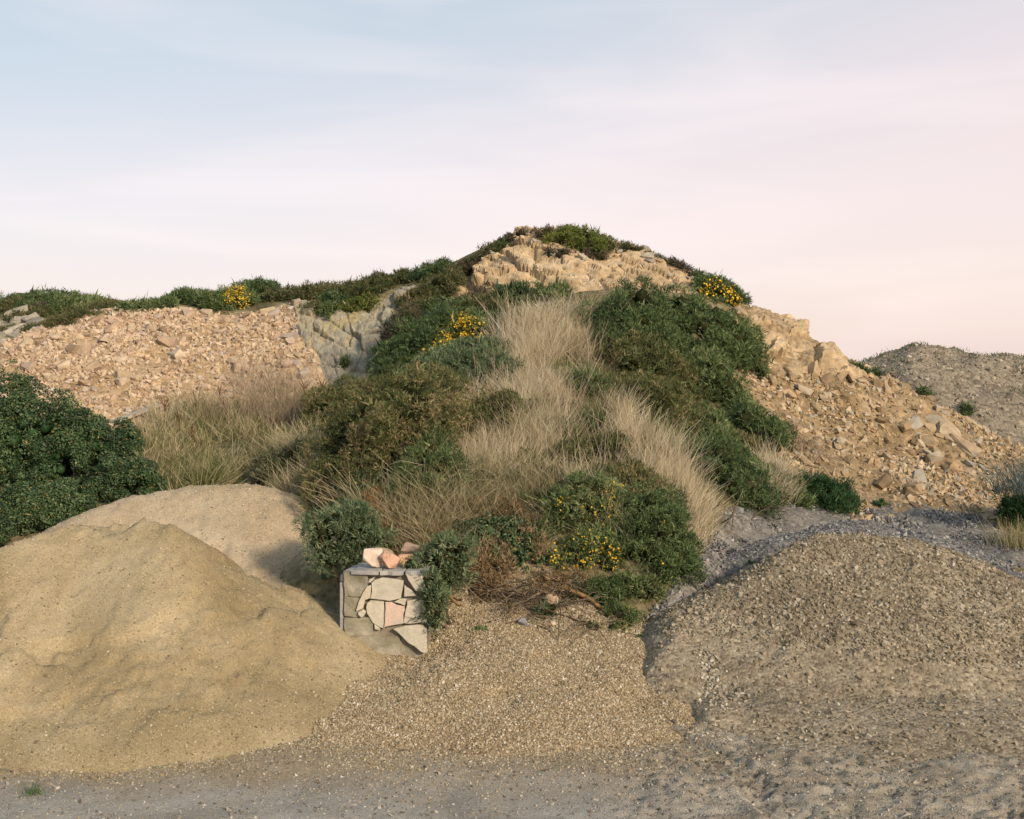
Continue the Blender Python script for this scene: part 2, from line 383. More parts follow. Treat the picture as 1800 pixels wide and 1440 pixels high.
def yard_h(x, y):
    p = P2(x, y)
    z = fbm(p, .5, 3, 73).reshape(x.shape) * .03 + fbm(p, 3.2, 3, 74).reshape(x.shape) * .008
    # churned, curving wheel marks on the right
    ang = .80 + .35 * fbm(p, .45, 2, 75).reshape(x.shape) - .07 * (x - 2)
    u = x * np.cos(ang) - (y - 10) * np.sin(ang); v = x * np.sin(ang) + (y - 10) * np.cos(ang)
    q = np.stack([u.ravel() * 1.5, v.ravel() * 7.5, np.zeros(u.size)], 1)
    r = fbm(q, 1.0, 4, 76, .6).reshape(x.shape); r2 = fbm(q * 2.3 + 5, 1.0, 3, 77).reshape(x.shape)
    px = 900 + FPX * x / y; py = HOR + FPX * CAMZ / y
    m = sstep(1020, 1230, px + (py - 1300) * .3) * sstep(1185, 1250, py)
    m2 = .12 + .88 * m
    z = z + fbm(p, 13, 3, 79).reshape(x.shape) * (.004 + .016 * m)
    # wheel tracks: shallow bands with the tyre's lug marks across them
    for tr in ([(1120,1300),(1180,1305),(1250,1335),(1330,1385),(1400,1450)], [(1190,1262),(1300,1282),(1440,1325),(1620,1385),(1820,1450)], [(1330,1268),(1480,1282),(1650,1305),(1850,1340)], [(1450,1350),(1600,1410),(1700,1460)]):
        C = np.array([[(a - 900) / FPX * Yq, Yq] for a, b in tr for Yq in [CAMZ * FPX / (b - HOR)]]); best = np.full(x.shape, 9.); sl_ = np.zeros(x.shape); sg = np.zeros(x.shape); acc = 0.
        xw = x + .10 * fbm(p, .9, 2, 85).reshape(x.shape)
        for A, B_ in zip(C[:-1], C[1:]):
            L_ = np.linalg.norm(B_ - A); e = (B_ - A) / L_; t = np.clip((xw - A[0]) * e[0] + (y - A[1]) * e[1], 0, L_); dx = xw - A[0] - e[0] * t; dy = y - A[1] - e[1] * t; dd = np.hypot(dx, dy)
            k = dd < best; best = np.where(k, dd, best); sl_ = np.where(k, acc + t, sl_); sg = np.where(k, dx * e[1] - dy * e[0], sg); acc += L_
        w_ = sstep(.26, .18, best) * sstep(-.6, .2, fbm(p, 1.1, 2, 86).reshape(x.shape)); rim = np.exp(-((best - .27) / .06) ** 2)
        z = z - .030 * w_ + .022 * rim * (w_ * 0 + 1) * m + .020 * w_ * np.sign(np.sin(2 * math.pi * (sl_ + .9 * np.abs(sg)) / .15)) * sstep(-.5, .1, fbm(p, 2.5, 2, 87).reshape(x.shape))
    lump = np.maximum(fbm(p, 1.4, 3, 78).reshape(x.shape), 0) * .03 * m
    return z + m2 * (np.abs(r) * -.022 + r2 * .012) - m * .035 * sstep(.20, .0, np.abs(r)) * sstep(-.2, .3, fbm(p, .8, 2, 80).reshape(x.shape)) + lump + m * .02
SAND = HGrid(sand_h, -10, -1.0, 9.8, 17.2, .04); SAND2 = HGrid(lambda x, y: sand_h(x, y, 'b'), -8.6, -1.2, 12.6, 21, .05); APRON = HGrid(apron_h, -3.2, 3.2, 9.6, 15, .04)
PILE = HGrid(pile_h, 1.3, 10, 10.0, 17, .04); BACK = HGrid(back_h, 1.2, 10, 12.5, 18.5, .05)
YARD = HGrid(yard_h, -7, 7.5, 8.6, 13.2, .035); HEAP = HGrid(heap_h, 9, 34, 36, 54, .2)
def within(g, x, y): return (x > g.x0) & (x < g.x0 + (g.nx - 1) * g.st) & (y > g.y0) & (y < g.y0 + (g.ny - 1) * g.st)
def top(x, y):
    x = np.asarray(x, float); y = np.asarray(y, float)
    z = np.maximum(hill(x, y), 0.)
    for g in (SAND, SAND2, APRON, PILE, BACK, HEAP): z = np.where(within(g, x, y), np.maximum(z, g(x, y)), z)
    return z
_YS = np.arange(9.0, 60, .03)
def hit(px, py, lift=0.):
    P = np.stack([(px - 900) / FPX * _YS, _YS, CAMZ - (py - HOR) / FPX * _YS], 1)
    k = np.nonzero(P[:, 2] - top(P[:, 0], P[:, 1]) <= lift)[0]
    return P[k[0]] if len(k) else P[-1]

# ------------------------------------------------------------------ terrain meshes
M_YARD = earth_mat('packed_grit', [(.3, (.235, .215, .185)), (.5, (.30, .28, .245)), (.7, (.355, .335, .30))], [(0, (.62, .60, .56)), (.5, (.9, .88, .86)), (.93, (1, .98, .94)), (1, (1.2, 1.18, 1.12))], 60, .7, .9, .010, fine=160)
def spill(m):
    # sand and fines washed out from the heaps over the yard
    nt = m.node_tree; b = nt.nodes['Principled BSDF']; old = b.inputs['Base Color'].links[0].from_socket; co = coord(nt)
    sp = nt.nodes.new('ShaderNodeSeparateXYZ'); nt.links.new(co, sp.inputs[0]); f = ntex(nt, co, 1.1, 5, .65, .4)
    ma = nt.nodes.new('ShaderNodeMath'); ma.operation = 'MULTIPLY_ADD'; nt.links.new(f, ma.inputs[0]); ma.inputs[1].default_value = 2.6; nt.links.new(sp.outputs[1], ma.inputs[2])
    r = nt.nodes.new('ShaderNodeMapRange'); r.inputs[1].default_value = 10.7; r.inputs[2].default_value = 12.2; r.interpolation_type = 'SMOOTHSTEP'; nt.links.new(ma.outputs[0], r.inputs[0])
    g = ntex(nt, co, 34, 3, .7); c2 = nramp(nt, g, [(.3, (.15, .115, .07)), (.5, (.26, .205, .13)), (.7, (.34, .28, .19))])
    q = nt.nodes.new('ShaderNodeMapRange'); q.inputs[1].default_value = .2; q.inputs[2].default_value = 2.2; q.interpolation_type = 'SMOOTHSTEP'; nt.links.new(sp.outputs[0], q.inputs[0])   # churned earth lies on one side of the yard
    h2 = ntex(nt, co, 2.2, 6, .7, .6, (1, 2.2, 1), (0, 0, -.5)); mud = nramp(nt, h2, [(.36, (.145, .12, .088)), (.5, (.25, .215, .162)), (.62, (.33, .29, .23))])
    base = nmix(nt, r.outputs[0], old, c2); mm = nt.nodes.new('ShaderNodeMath'); mm.operation = 'MULTIPLY'; mm.inputs[1].default_value = .9; nt.links.new(q.outputs[0], mm.inputs[0])
    nt.links.new(nmix(nt, mm.outputs[0], base, mud), b.inputs['Base Color'])
spill(M_YARD)
M_SAND = earth_mat('yellow_sand', [(.3, (.215, .166, .088)), (.5, (.29, .23, .132)), (.68, (.36, .295, .185))], [(0, (.6, .58, .55)), (.25, (.88, .88, .88)), (.85, (1, 1, 1)), (1, (1.3, 1.3, 1.3))], 75, .8, .75, .010, fine=190)
M_APRON = earth_mat('pea_gravel', [(.3, (.205, .155, .095)), (.5, (.275, .215, .14)), (.7, (.335, .27, .185))], [(0, (.35, .32, .28)), (.35, (.8, .78, .74)), (.8, (1, 1, .98)), (1, (1.5, 1.45, 1.35))], 36, .9, .9, .018, fine=120)
M_PILE = earth_mat('brown_gravel', [(.3, (.19, .155, .105)), (.5, (.26, .215, .15)), (.7, (.33, .28, .20))], [(0, (.38, .36, .34)), (.4, (.8, .8, .8)), (.85, (1, 1, 1)), (1, (1.4, 1.4, 1.4))], 26, .9, .8, .025, fine=110)
M_BLUE = earth_mat('blue_grey_gravel', [(.3, (.10, .097, .092)), (.5, (.148, .143, .135)), (.7, (.205, .197, .185))], [(0, (.35, .36, .4)), (.4, (.8, .8, .8)), (.85, (1, 1, 1)), (1, (1.6, 1.55, 1.5))], 26, .9, 1.2, .025, fine=110)
M_SCREE = earth_mat('buff_rubble_fines', [(.3, (.31, .215, .115)), (.5, (.40, .29, .175)), (.7, (.47, .36, .24))], [(0, (.5, .46, .42)), (.4, (.85, .83, .8)), (.85, (1, 1, 1)), (1, (1.35, 1.3, 1.25))], 9, .85, .9, .05, fine=40)
M_SLIDE = earth_mat('ochre_rubble_fines', [(.28, (.19, .135, .070)), (.5, (.27, .20, .115)), (.7, (.35, .275, .18))], [(0, (.45, .42, .4)), (.4, (.85, .83, .8)), (.85, (1, 1, 1)), (1, (1.35, 1.3, 1.25))], 10, .85, .7, .05, fine=40)
M_HEAP = earth_mat('grey_spoil', [(.3, (.16, .135, .10)), (.5, (.22, .19, .145)), (.68, (.24, .21, .155)), (.8, (.17, .18, .09))], [(0, (.45, .43, .42)), (.4, (.85, .83, .8)), (.85, (1, 1, 1)), (1, (1.5, 1.45, 1.4))], 6, .85, .35, .08, fine=25)
M_HILL = earth_mat('turf_and_dead_grass', [(.3, (.085, .078, .035)), (.5, (.18, .148, .08)), (.7, (.30, .245, .15))], [(0, (.5, .5, .5)), (.5, (.85, .85, .85)), (1, (1.2, 1.2, 1.2))], 14, .8, .9, .03, fine=60)

def sheet(name, g, mat, zmin=None, keep=None, sub=1):
    X, Y = np.meshgrid(g.x0 + np.arange(g.nx) * g.st, g.y0 + np.arange(g.ny) * g.st)
    V = np.stack([X.ravel(), Y.ravel(), g.Z.ravel()], 1); F = grid_faces(g.nx, g.ny)
    k = np.ones(len(F), bool)
    if zmin is not None: k &= (V[F, 2] > zmin).any(1)
    if keep is not None: c = V[F].mean(1); k &= keep(c)
    F = F[k]; u, inv = np.unique(F, return_inverse=True); V = V[u]; F = inv.reshape(F.shape)
    return mobj(name, V, F, mat, smooth=True)
g0 = mobj('ground', [(-2500, -500, -.35), (2500, -500, -.35), (2500, 4500, -.35), (-2500, 4500, -.35)], [(0, 1, 2, 3)], M_YARD); tag(g0, kind='structure')
yard = tag(sheet('yard_ground', YARD, M_YARD), kind='structure')
under = lambda g, marg: (lambda c: c[:, 2] > hill(c[:, 0], c[:, 1]) - marg)
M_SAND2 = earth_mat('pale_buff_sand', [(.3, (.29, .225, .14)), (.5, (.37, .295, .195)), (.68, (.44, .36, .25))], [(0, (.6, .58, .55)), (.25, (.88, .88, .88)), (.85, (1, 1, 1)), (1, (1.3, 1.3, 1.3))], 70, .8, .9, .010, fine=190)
sand = tag(sheet('sand_pile', SAND, M_SAND, -.12), 'large front heap of yellow sharp sand with slumped face', 'sand pile')
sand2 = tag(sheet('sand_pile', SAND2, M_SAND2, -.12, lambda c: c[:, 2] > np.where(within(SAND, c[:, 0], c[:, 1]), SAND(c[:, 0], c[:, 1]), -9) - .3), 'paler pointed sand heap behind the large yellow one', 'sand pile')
apron = tag(sheet('gravel_spread', APRON, M_APRON, -.1), 'low spread of pale pea gravel in front of the stone-clad pillar', 'gravel pile')
pile = tag(sheet('gravel_pile', PILE, M_PILE, -.1), 'rounded heap of coarse brown gravel with worn shelf in front', 'gravel pile')
back = tag(sheet('gravel_pile', BACK, M_BLUE, -.1), 'blue grey gravel heap behind the brown gravel heap', 'gravel pile')
heap = tag(sheet('spoil_heap', HEAP, M_HEAP, -.4), 'big grey-brown spoil heap dotted with weeds beyond the rockslide', 'spoil heap')

ZONES = {
 'scree': [(-120,640),(-40,612),(60,588),(150,556),(220,542),(330,544),(385,556),(430,552),(500,540),(540,528),(520,560),(548,625),(578,690),(560,712),(400,725),(250,748),(150,775),(-120,740)],
 'face': [(500,552),(540,525),(575,545),(640,545),(690,508),(735,500),(745,540),(700,560),(690,600),(680,660),(640,690),(560,705),(578,690),(548,625),(520,560)],
 'cliff': [(785,530),(830,478),(880,428),(915,404),(1000,402),(1080,424),(1150,448),(1245,488),(1235,515),(1100,515),(1040,510),(1000,520),(900,535),(830,560)],
 'slide': [(1290,535),(1335,545),(1400,565),(1520,620),(1700,728),(1800,775),(1990,845),(1990,975),(1790,945),(1700,898),(1600,900),(1520,925),(1460,910),(1430,880),(1360,800),(1290,740)],
 'bank': [(1120,1140),(1150,1085),(1205,1020),(1240,950),(1275,905),(1330,893),(1400,893),(1490,893),(1490,960),(1330,1010),(1220,1090),(1170,1150)],
 'greyflat': [(1520,905),(1600,890),(1680,888),(1760,935),(1840,985),(1760,1000),(1640,950),(1500,930)],
 'crag': [(1318,545),(1345,550),(1400,566),(1450,598),(1525,628),(1540,668),(1480,660),(1400,655),(1350,660),(1312,650)],
 'outcrop': [(-120,560),(30,560),(90,572),(60,592),(-30,615),(-120,640)],
}
def zmask(P, z):
    px, py = proj(P); return inpoly(px, py, ZONES[z])
def blur(M, r, it=2):
    for _ in range(it):
        for ax in (0, 1):
            c = np.cumsum(np.concatenate([np.repeat(np.take(M, [0], ax), r + 1, ax), M, np.repeat(np.take(M, [-1], ax), r, ax)], ax), ax)
            n = M.shape[ax]; M = (np.take(c, np.arange(2 * r + 1, 2 * r + 1 + n), ax) - np.take(c, np.arange(n), ax)) / (2 * r + 1)
    return M
_zx = np.arange(-17, 19, .07); _zy = np.arange(13.4, 36, .07); _ZX, _ZY = np.meshgrid(_zx, _zy)
_ZP = np.stack([_ZX, _ZY, hill(_ZX, _ZY)], -1)
ZW = {}
for z in ZONES:
    gobj = HGrid.__new__(HGrid); gobj.x0, gobj.y0, gobj.st, gobj.nx, gobj.ny = -17, 13.4, .07, len(_zx), len(_zy)
    gobj.Z = blur(zmask(_ZP, z).astype(float), 3); ZW[z] = gobj
def hill_mesh():
    st = .17
    xs = np.arange(-17, 19, st); ys = np.arange(13.2, 42, st); X, Y = np.meshgrid(xs, ys)
    Z = hill(X, Y); V = np.stack([X.ravel(), Y.ravel(), Z.ravel()], 1)
    V[:, 2] += fbm(V, .9, 4, 81) * .07
    for z in ZW: V[:, 2] -= .45 * sstep(.55, .95, np.where(within(ZW[z], V[:, 0], V[:, 1]), ZW[z](V[:, 0], V[:, 1]), 0))
    F = grid_faces(len(xs), len(ys)); k = (V[F, 2] > -.3).any(1); F = F[k]
    u, inv = np.unique(F, return_inverse=True)
    return tag(mobj('hillside', V[u], inv.reshape(F.shape), M_HILL, smooth=True), kind='structure')
hillside = hill_mesh()
def zone_grid(z, st):
    xs = np.arange(-17, 19, st); ys = np.arange(13.5, 34, st); X, Y = np.meshgrid(xs, ys)
    V = np.stack([X.ravel(), Y.ravel(), hill(X, Y).ravel()], 1); w = ZW[z](V[:, 0], V[:, 1])
    F = grid_faces(len(xs), len(ys)); k = (w > .12)[F].any(1); F = F[k]
    u, inv = np.unique(F, return_inverse=True); V = V[u]; F = inv.reshape(F.shape); w = w[u]
    gx = (hill(V[:, 0] + .15, V[:, 1]) - hill(V[:, 0] - .15, V[:, 1])) / .3; gy = (hill(V[:, 0], V[:, 1] + .15) - hill(V[:, 0], V[:, 1] - .15)) / .3
    return V, F, nrm(np.stack([-gx, -gy, np.ones(len(V))], 1)), w
ZMESH = {}
def settle(d, w): return (d + .03) * sstep(.2, .75, w) - .16 * sstep(.5, .12, w)
V, F, Nn, zw = zone_grid('scree', .08)
V = V + Nn * settle(fbm(V, 1.1, 4, 82) * .07 + fbm(V, 4.5, 3, 83) * .035, zw)[:, None]
ZMESH['scree'] = (V, F)
scree = tag(mobj('scree_slope', V, F, M_SCREE, smooth=True), kind='structure')
V, F, Nn, zw = zone_grid('slide', .08)
c, _e = cells(V * (1, 1, 1.6), .9, 5, .6); c2, _ = cells(V, 2.2, 6, .6)
px, py = proj(V); up = sstep(90, -40, py - np.interp(px, [1300, 1400, 1500, 1600, 1700, 1800], [545, 590, 640, 690, 745, 790]))   # bedrock crags along the crest
crag = up * sstep(1560, 1480, px)
V = V + Nn * settle(fbm(V, 1.0, 4, 84) * .09 + fbm(V, 4.5, 3, 85) * .04 + crag * (c * .15 + c2 * .1), zw)[:, None]
ZMESH['slide'] = (V, F)
slide = tag(mobj('rockslide_slope', V, F, M_SLIDE, smooth=False), kind='structure')

def rock_mat(name, stops, sc, rot, scale, bd=.05, dark=None):
    m, nt, b = new_mat(name, .9, .2); co = coord(nt)
    f = ntex(nt, co, scale, 7, .65, .5, sc, rot); col = nramp(nt, f, stops)
    g = ntex(nt, co, scale * 6, 5, .7); col = nmix(nt, 1., col, nramp(nt, g, [(.3, (.62, .6, .58)), (.6, (1, 1, 1)), (.8, (1.15, 1.13, 1.1))]), 'MULTIPLY')
    nt.links.new(col, b.inputs['Base Color']); bump(nt, b, ntex(nt, co, scale * 4, 6, .7, .4, sc, rot), .8, bd)
    return m
M_FACE = rock_mat('grey_green_slate', [(.25, (.14, .13, .095)), (.42, (.25, .235, .185)), (.55, (.31, .28, .20)), (.66, (.36, .29, .155)), (.8, (.33, .32, .28))], (1., 1., .35), (0, .45, 0), .9)
M_CLIFF = rock_mat('ochre_weathered_rock', [(.25, (.24, .18, .11)), (.42, (.38, .285, .17)), (.56, (.47, .36, .225)), (.7, (.40, .35, .27)), (.85, (.33, .31, .26))], (1, 1, 1.6), (0, -.3, 0), .8)
M_OUT = rock_mat('lichen_grey_rock', [(.3, (.17, .15, .10)), (.5, (.30, .27, .20)), (.7, (.36, .34, .30))], (1, 1, 1.3), (0, 0, 0), 1.1)
def rock_zone(z, name, mat, st, rot, scl, amp, seed):
    V, F, Nn, w = zone_grid(z, st)
    R = np.array(Matrix.Rotation(rot[1], 3, 'Y') @ Matrix.Rotation(rot[0], 3, 'X')); Q = V @ R.T
    a, e = cells(Q * scl, 1.0, seed, .7); a2, e2 = cells(Q * scl, 2.6, seed + 1, .7)
    d = amp * (a + .38 * a2) - amp * .35 * sstep(.08, 0, e) - amp * .12 * sstep(.08, 0, e2) + fbm(Q * scl, 2.2, 4, seed + 3, .6) * amp * .28
    V = V + Nn * settle(d, w)[:, None]; ZMESH[z] = (V, F)
    return tag(mobj(name, V, F, mat, smooth=False), kind='structure')
face = rock_zone('face', 'rock_face', M_FACE, .032, (0, .5), (1.8, .8, .45), .14, 101)
cliff = rock_zone('cliff', 'quarry_face', M_CLIFF, .042, (.2, -.45), (.75, .7, 1.7), .24, 111)
crag = rock_zone('crag', 'rock_crag', M_CLIFF, .05, (.15, .5), (.9, .8, 1.5), .27, 141)
outcrop = rock_zone('outcrop', 'rock_outcrop', M_OUT, .08, (0, .2), (1.1, 1., 1.2), .2, 121)

M_BANK = earth_mat('grey_gritty_bank', [(.3, (.12, .11, .095)), (.5, (.18, .168, .148)), (.7, (.25, .228, .19))], [(0, (.45, .45, .47)), (.4, (.85, .85, .85)), (.85, (1, 1, 1)), (1, (1.5, 1.45, 1.4))], 24, .9, 1.6, .025, fine=90)
for z, nme in (('bank', 'gravel_bank'), ('greyflat', 'grey_grit_strip')):
    V, F, Nn, zw = zone_grid(z, .07); tag(mobj(nme, V + Nn * settle(fbm(V, 1.6, 4, 131) * .06 + fbm(V, 6, 3, 132) * .03, zw)[:, None], F, M_BANK, smooth=True), kind='structure')
# ------------------------------------------------------------------ loose stone
def rot_rand(n, r=rng, tilt=1.0):
    q = r.normal(size=(n, 4)); q[:, 1:3] *= tilt; q = nrm(q)
    w, x, y, z = q.T
    return np.stack([np.stack([1-2*(y*y+z*z), 2*(x*y-z*w), 2*(x*z+y*w)], 1), np.stack([2*(x*y+z*w), 1-2*(x*x+z*z), 2*(y*z-x*w)], 1), np.stack([2*(x*z-y*w), 2*(y*z+x*w), 1-2*(x*x+y*y)], 1)], 1)
OCT_V = np.array([(1,0,0),(-1,0,0),(0,1,0),(0,-1,0),(0,0,1),(0,0,-1)], float)
OCT_F = np.array([(0,2,4),(2,1,4),(1,3,4),(3,0,4),(2,0,5),(1,2,5),(3,1,5),(0,3,5)])
CUB_V = np.array([(sx*.8,sy*.8,sz*.8) for sz in (-1,1) for sy in (-1,1) for sx in (-1,1)], float)
CUB_F = np.array([(0,2,1),(1,2,3),(4,5,6),(5,7,6),(0,1,4),(1,5,4),(2,6,3),(3,6,7),(0,4,2),(2,4,6),(1,3,5),(3,7,5)])
def pebbles(P, size, aspect=(1., .8, .6), r=rng, jit=.35, base='oct', tilt=1.0):
    BV, BF = (OCT_V, OCT_F) if base == 'oct' else (CUB_V, CUB_F)
    n = len(P); k = len(BV)
    v = BV[None] * (1 + r.uniform(-jit, jit, (n, k, 3))) * np.array(aspect) * (1 + r.uniform(-.3, .3, (n, 1, 3)))
    v = np.einsum('nij,nkj->nki', rot_rand(n, r, tilt), v) * (np.asarray(size)[:, None, None] * .5)
    V = (v + P[:, None]).reshape(-1, 3); F = (BF[None] + (np.arange(n) * k)[:, None, None]).reshape(-1, 3)
    return V, F, np.repeat(r.random(n), len(BF))
def scatter(g, n, r=rng, cond=None, xy=None):
    x0, x1, y0, y1 = xy or (g.x0, g.x0 + (g.nx - 1) * g.st, g.y0, g.y0 + (g.ny - 1) * g.st)
    x = r.uniform(x0, x1, n); y = r.uniform(y0, y1, n); P = np.stack([x, y, g(x, y)], 1)
    px, py = proj(P); k = (px > -40) & (px < 1840) & (py < 1480) & (P[:, 2] > top(x, y) - .03)
    if cond is not None: k &= cond(P, px, py)
    return P[k]
def gravel(name, parent, P, size, stops, base='oct', **kw):
    V, F, t = pebbles(P, size, base=base, **kw)
    return tag(mobj(name, V, F, tint_mat(name, stops, .9, .2, noise_amt=.12, noise_scale=60), parent, t), kind='stuff')
ST_BROWN = [(0, (.12, .095, .06)), (.4, (.20, .165, .11)), (.75, (.28, .235, .165)), (1, (.40, .36, .28))]
ST_PEA = [(0, (.17, .125, .07)), (.3, (.27, .205, .12)), (.65, (.36, .29, .185)), (.9, (.44, .375, .265)), (1, (.54, .49, .41))]
ST_BLUE = [(0, (.075, .075, .078)), (.45, (.15, .15, .152)), (.8, (.24, .235, .225)), (1, (.38, .36, .32))]
ST_SAND = [(0, (.14, .105, .055)), (.5, (.29, .235, .14)), (.85, (.38, .315, .205)), (1, (.47, .42, .32))]
ST_YARD = [(0, (.10, .08, .055)), (.5, (.22, .195, .16)), (.85, (.33, .30, .25)), (1, (.48, .44, .38))]
P = scatter(PILE, 52000, cond=lambda P, px, py: rng.random(len(px)) < np.where(P[:, 2] > np.interp(px, [1150, 1300, 1800], [.6, .6, .42]), 1., .16))
gravel('gravel_stones', pile, P, rng.gamma(4, .0054, len(P)) + .011, ST_BROWN, 'cub', aspect=(1., .85, .7), jit=.25)
P = scatter(BACK, 26000); gravel('gravel_stones', back, P, rng.gamma(4, .0085, len(P)) + .012, ST_BLUE)
P = scatter(APRON, 125000, cond=lambda P, px, py: P[:, 2] > rng.normal(.02, .012, len(px)))
gravel('gravel_stones', apron, P, rng.gamma(4, .0038, len(P)) + .010, ST_PEA, aspect=(1., .9, .8), jit=.2)
x = rng.uniform(-1.2, 2.2, 60000); y = rng.uniform(13.2, 15.2, 60000); P = np.stack([x, y, hill(x, y) + .005 + fbm(np.stack([x, y, 0 * x], 1), .9, 4, 81) * .07], 1); px, py = proj(P)
P = P[inpoly(px + rng.normal(0, 8, 60000), py + rng.normal(0, 6, 60000), [(770,1040),(850,1000),(930,975),(1000,990),(1060,1050),(1140,1100),(1150,1130),(760,1130)]) & (top(x, y) < P[:, 2] + .06)]
gravel('washed_gravel', apron, P[:22000], rng.gamma(4, .0038, len(P[:22000])) + .010, ST_PEA, aspect=(1., .9, .8), jit=.2)
P = scatter(SAND, 95000, cond=lambda P, px, py: rng.random(len(px)) < .35 + .6 * sstep(.6, .1, P[:, 2]))
gravel('sand_grit', sand, P, rng.gamma(2.5, .0045, len(P)) + .007, ST_SAND)
x = rng.uniform(-3.4, 3.4, 90000); y = rng.uniform(9.4, 13, 90000); az = APRON(x, y); P = np.stack([x, y, YARD(x, y)], 1)
P = P[(az < .03) & (rng.random(90000) < np.exp(-(.03 - az) * 11) * .9)]
gravel('strewn_gravel', yard, P, rng.gamma(4, .0036, len(P)) + .009, ST_PEA)
x = rng.uniform(-6.5, -1.2, 90000); y = rng.uniform(9.2, 11.8, 90000); az = SAND(x, y); P = np.stack([x, y, YARD(x, y)], 1)
P = P[(az < .02) & (rng.random(90000) < np.exp(-(.02 - az) * 9) * .8)]
gravel('strewn_sand', yard, P, rng.gamma(2.5, .0045, len(P)) + .007, ST_SAND)
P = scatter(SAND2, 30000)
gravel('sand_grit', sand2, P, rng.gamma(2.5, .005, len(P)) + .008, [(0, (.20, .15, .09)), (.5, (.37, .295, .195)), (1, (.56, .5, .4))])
P = scatter(YARD, 42000, cond=lambda P, px, py: rng.random(len(px)) < .5 + .5 * sstep(.35, .65, fbm(P, .9, 3, 200) * .5 + .5) * sstep(900, 1300, px) + .5 * sstep(1350, 1300, py))
gravel('loose_grit', yard, P, rng.gamma(2.5, .006, len(P)) + .008, ST_YARD)
P = scatter(HEAP, 26000); gravel('spoil_stones', heap, P, rng.gamma(1.4, .036, len(P)) + .05, [(0, (.13, .11, .08)), (.5, (.24, .205, .155)), (.85, (.34, .295, .235)), (1, (.46, .40, .33))])

# angular rock shapes
def rock_mesh(name, seed, flat=.6, n=20, mat=None, sub=False):
    r = np.random.default_rng(seed)
    p = r.uniform(-1, 1, (n, 3)); p /= np.maximum(np.abs(p).max(1, keepdims=True), 1e-6) ** r.uniform(.55, 1.0, (n, 1))
    if sub: p = nrm(r.normal(size=(n, 3))); p /= (np.abs(p) ** 4).sum(1, keepdims=True) ** .25; p += r.normal(0, .045, p.shape)
    p *= (1, r.uniform(.65, .95), flat)
    p += r.normal(size=p.shape) * .06
    bm = bmesh.new(); vs = [bm.verts.new(q * .5) for q in p]
    o = bmesh.ops.convex_hull(bm, input=vs); bmesh.ops.delete(bm, geom=[v for v in bm.verts if not v.link_faces], context='VERTS')
    bmesh.ops.dissolve_limit(bm, angle_limit=math.radians(9), verts=bm.verts, edges=bm.edges)
    if sub: bmesh.ops.bevel(bm, geom=bm.edges[:] , offset=.045, segments=2, affect='EDGES', profile=.6)
    bmesh.ops.triangulate(bm, faces=bm.faces)
    me = bpy.data.meshes.new(name); bm.to_mesh(me); bm.free()
    if mat: me.materials.append(mat)
    return me
ROCK_PINK = [(0, (.26, .17, .115)), (.18, (.40, .29, .18)), (.4, (.50, .395, .265)), (.6, (.46, .335, .235)), (.75, (.54, .44, .315)), (.9, (.38, .275, .21)), (1, (.46, .40, .34))]
ROCK_OCHRE = [(0, (.18, .13, .075)), (.2, (.32, .235, .135)), (.45, (.44, .335, .205)), (.62, (.33, .215, .12)), (.8, (.47, .38, .26)), (1, (.33, .31, .26))]
M_RP = tint_mat('pink_buff_stone', ROCK_PINK, .9, .15, 0, True, .28, 5., .012); M_RPs = tint_mat('pink_buff_chips', ROCK_PINK, .9, .15, 0, False, .12, 12.)
M_RO = tint_mat('ochre_stone', ROCK_OCHRE, .9, .15, 0, True, .30, 5., .014); M_ROs = tint_mat('ochre_chips', ROCK_OCHRE, .9, .15, 0, False, .12, 12.)
M_RG = tint_mat('grey_buff_stone', [(0, (.20, .185, .15)), (.5, (.32, .285, .22)), (1, (.40, .36, .29))], .9, .15, 0, True, .3, 6., .012)
PR = {m.name: [rock_mesh('stone', 300 + k, f, 17 + k % 6, m) for k, f in enumerate((.35, .45, .5, .55, .6, .7, .75, .4, .5, .65))] for m in (M_RP, M_RO, M_RG)}
PRB = {m.name: [rock_mesh('stone', 700 + k, f, 34, m) for k, f in enumerate((.5, .6, .7, .45))] for m in (M_RP, M_RO, M_RG)}
def slope_rot(x, y, tw, lean):
    e = .3; gx = (hill(x + e, y) - hill(x - e, y)) / (2 * e); gy = (hill(x, y + e) - hill(x, y - e)) / (2 * e)
    n = Vector((-gx, -gy, 1)).normalized()
    n = (n + Vector((rng.normal(0, lean), rng.normal(0, lean), 0))).normalized()
    return (n.to_track_quat('Z', 'Y').to_matrix() @ Matrix.Rotation(tw, 3, 'Z')).to_euler()
def stone(parent, mat, x, y, sx, sy, sz, z=None, lean=.25, sink=.22, tw=None):
    me = PRB[mat.name][rng.integers(4)] if sx > .34 else PR[mat.name][rng.integers(10)]
    o = bpy.data.objects.new('stone', me); COL.objects.link(o); o.parent = parent
    o.rotation_euler = slope_rot(x, y, rng.uniform(0, 6.3) if tw is None else tw, lean); o.scale = (sx, sy, sz)
    o.location = (x, y, (hill(x, y) if z is None else z) + sz * .3 * (1 - sink * 2.2)); return o
def zone_pts(z, n, wmin=.6, r=rng):
    V, F = ZMESH[z]; A = V[F]; c = A.mean(1); px, py = proj(c); k = (ZW[z](c[:, 0], c[:, 1]) > wmin) & (px > -20) & (px < 1820); A = A[k]
    ar = np.linalg.norm(np.cross(A[:, 1] - A[:, 0], A[:, 3] - A[:, 0]), axis=1); i = r.choice(len(A), n, p=ar / ar.sum()); u, v = r.random((2, n, 1))
    return (A[i, 0] * (1 - u) + A[i, 1] * u) * (1 - v) + (A[i, 3] * (1 - u) + A[i, 2] * u) * v
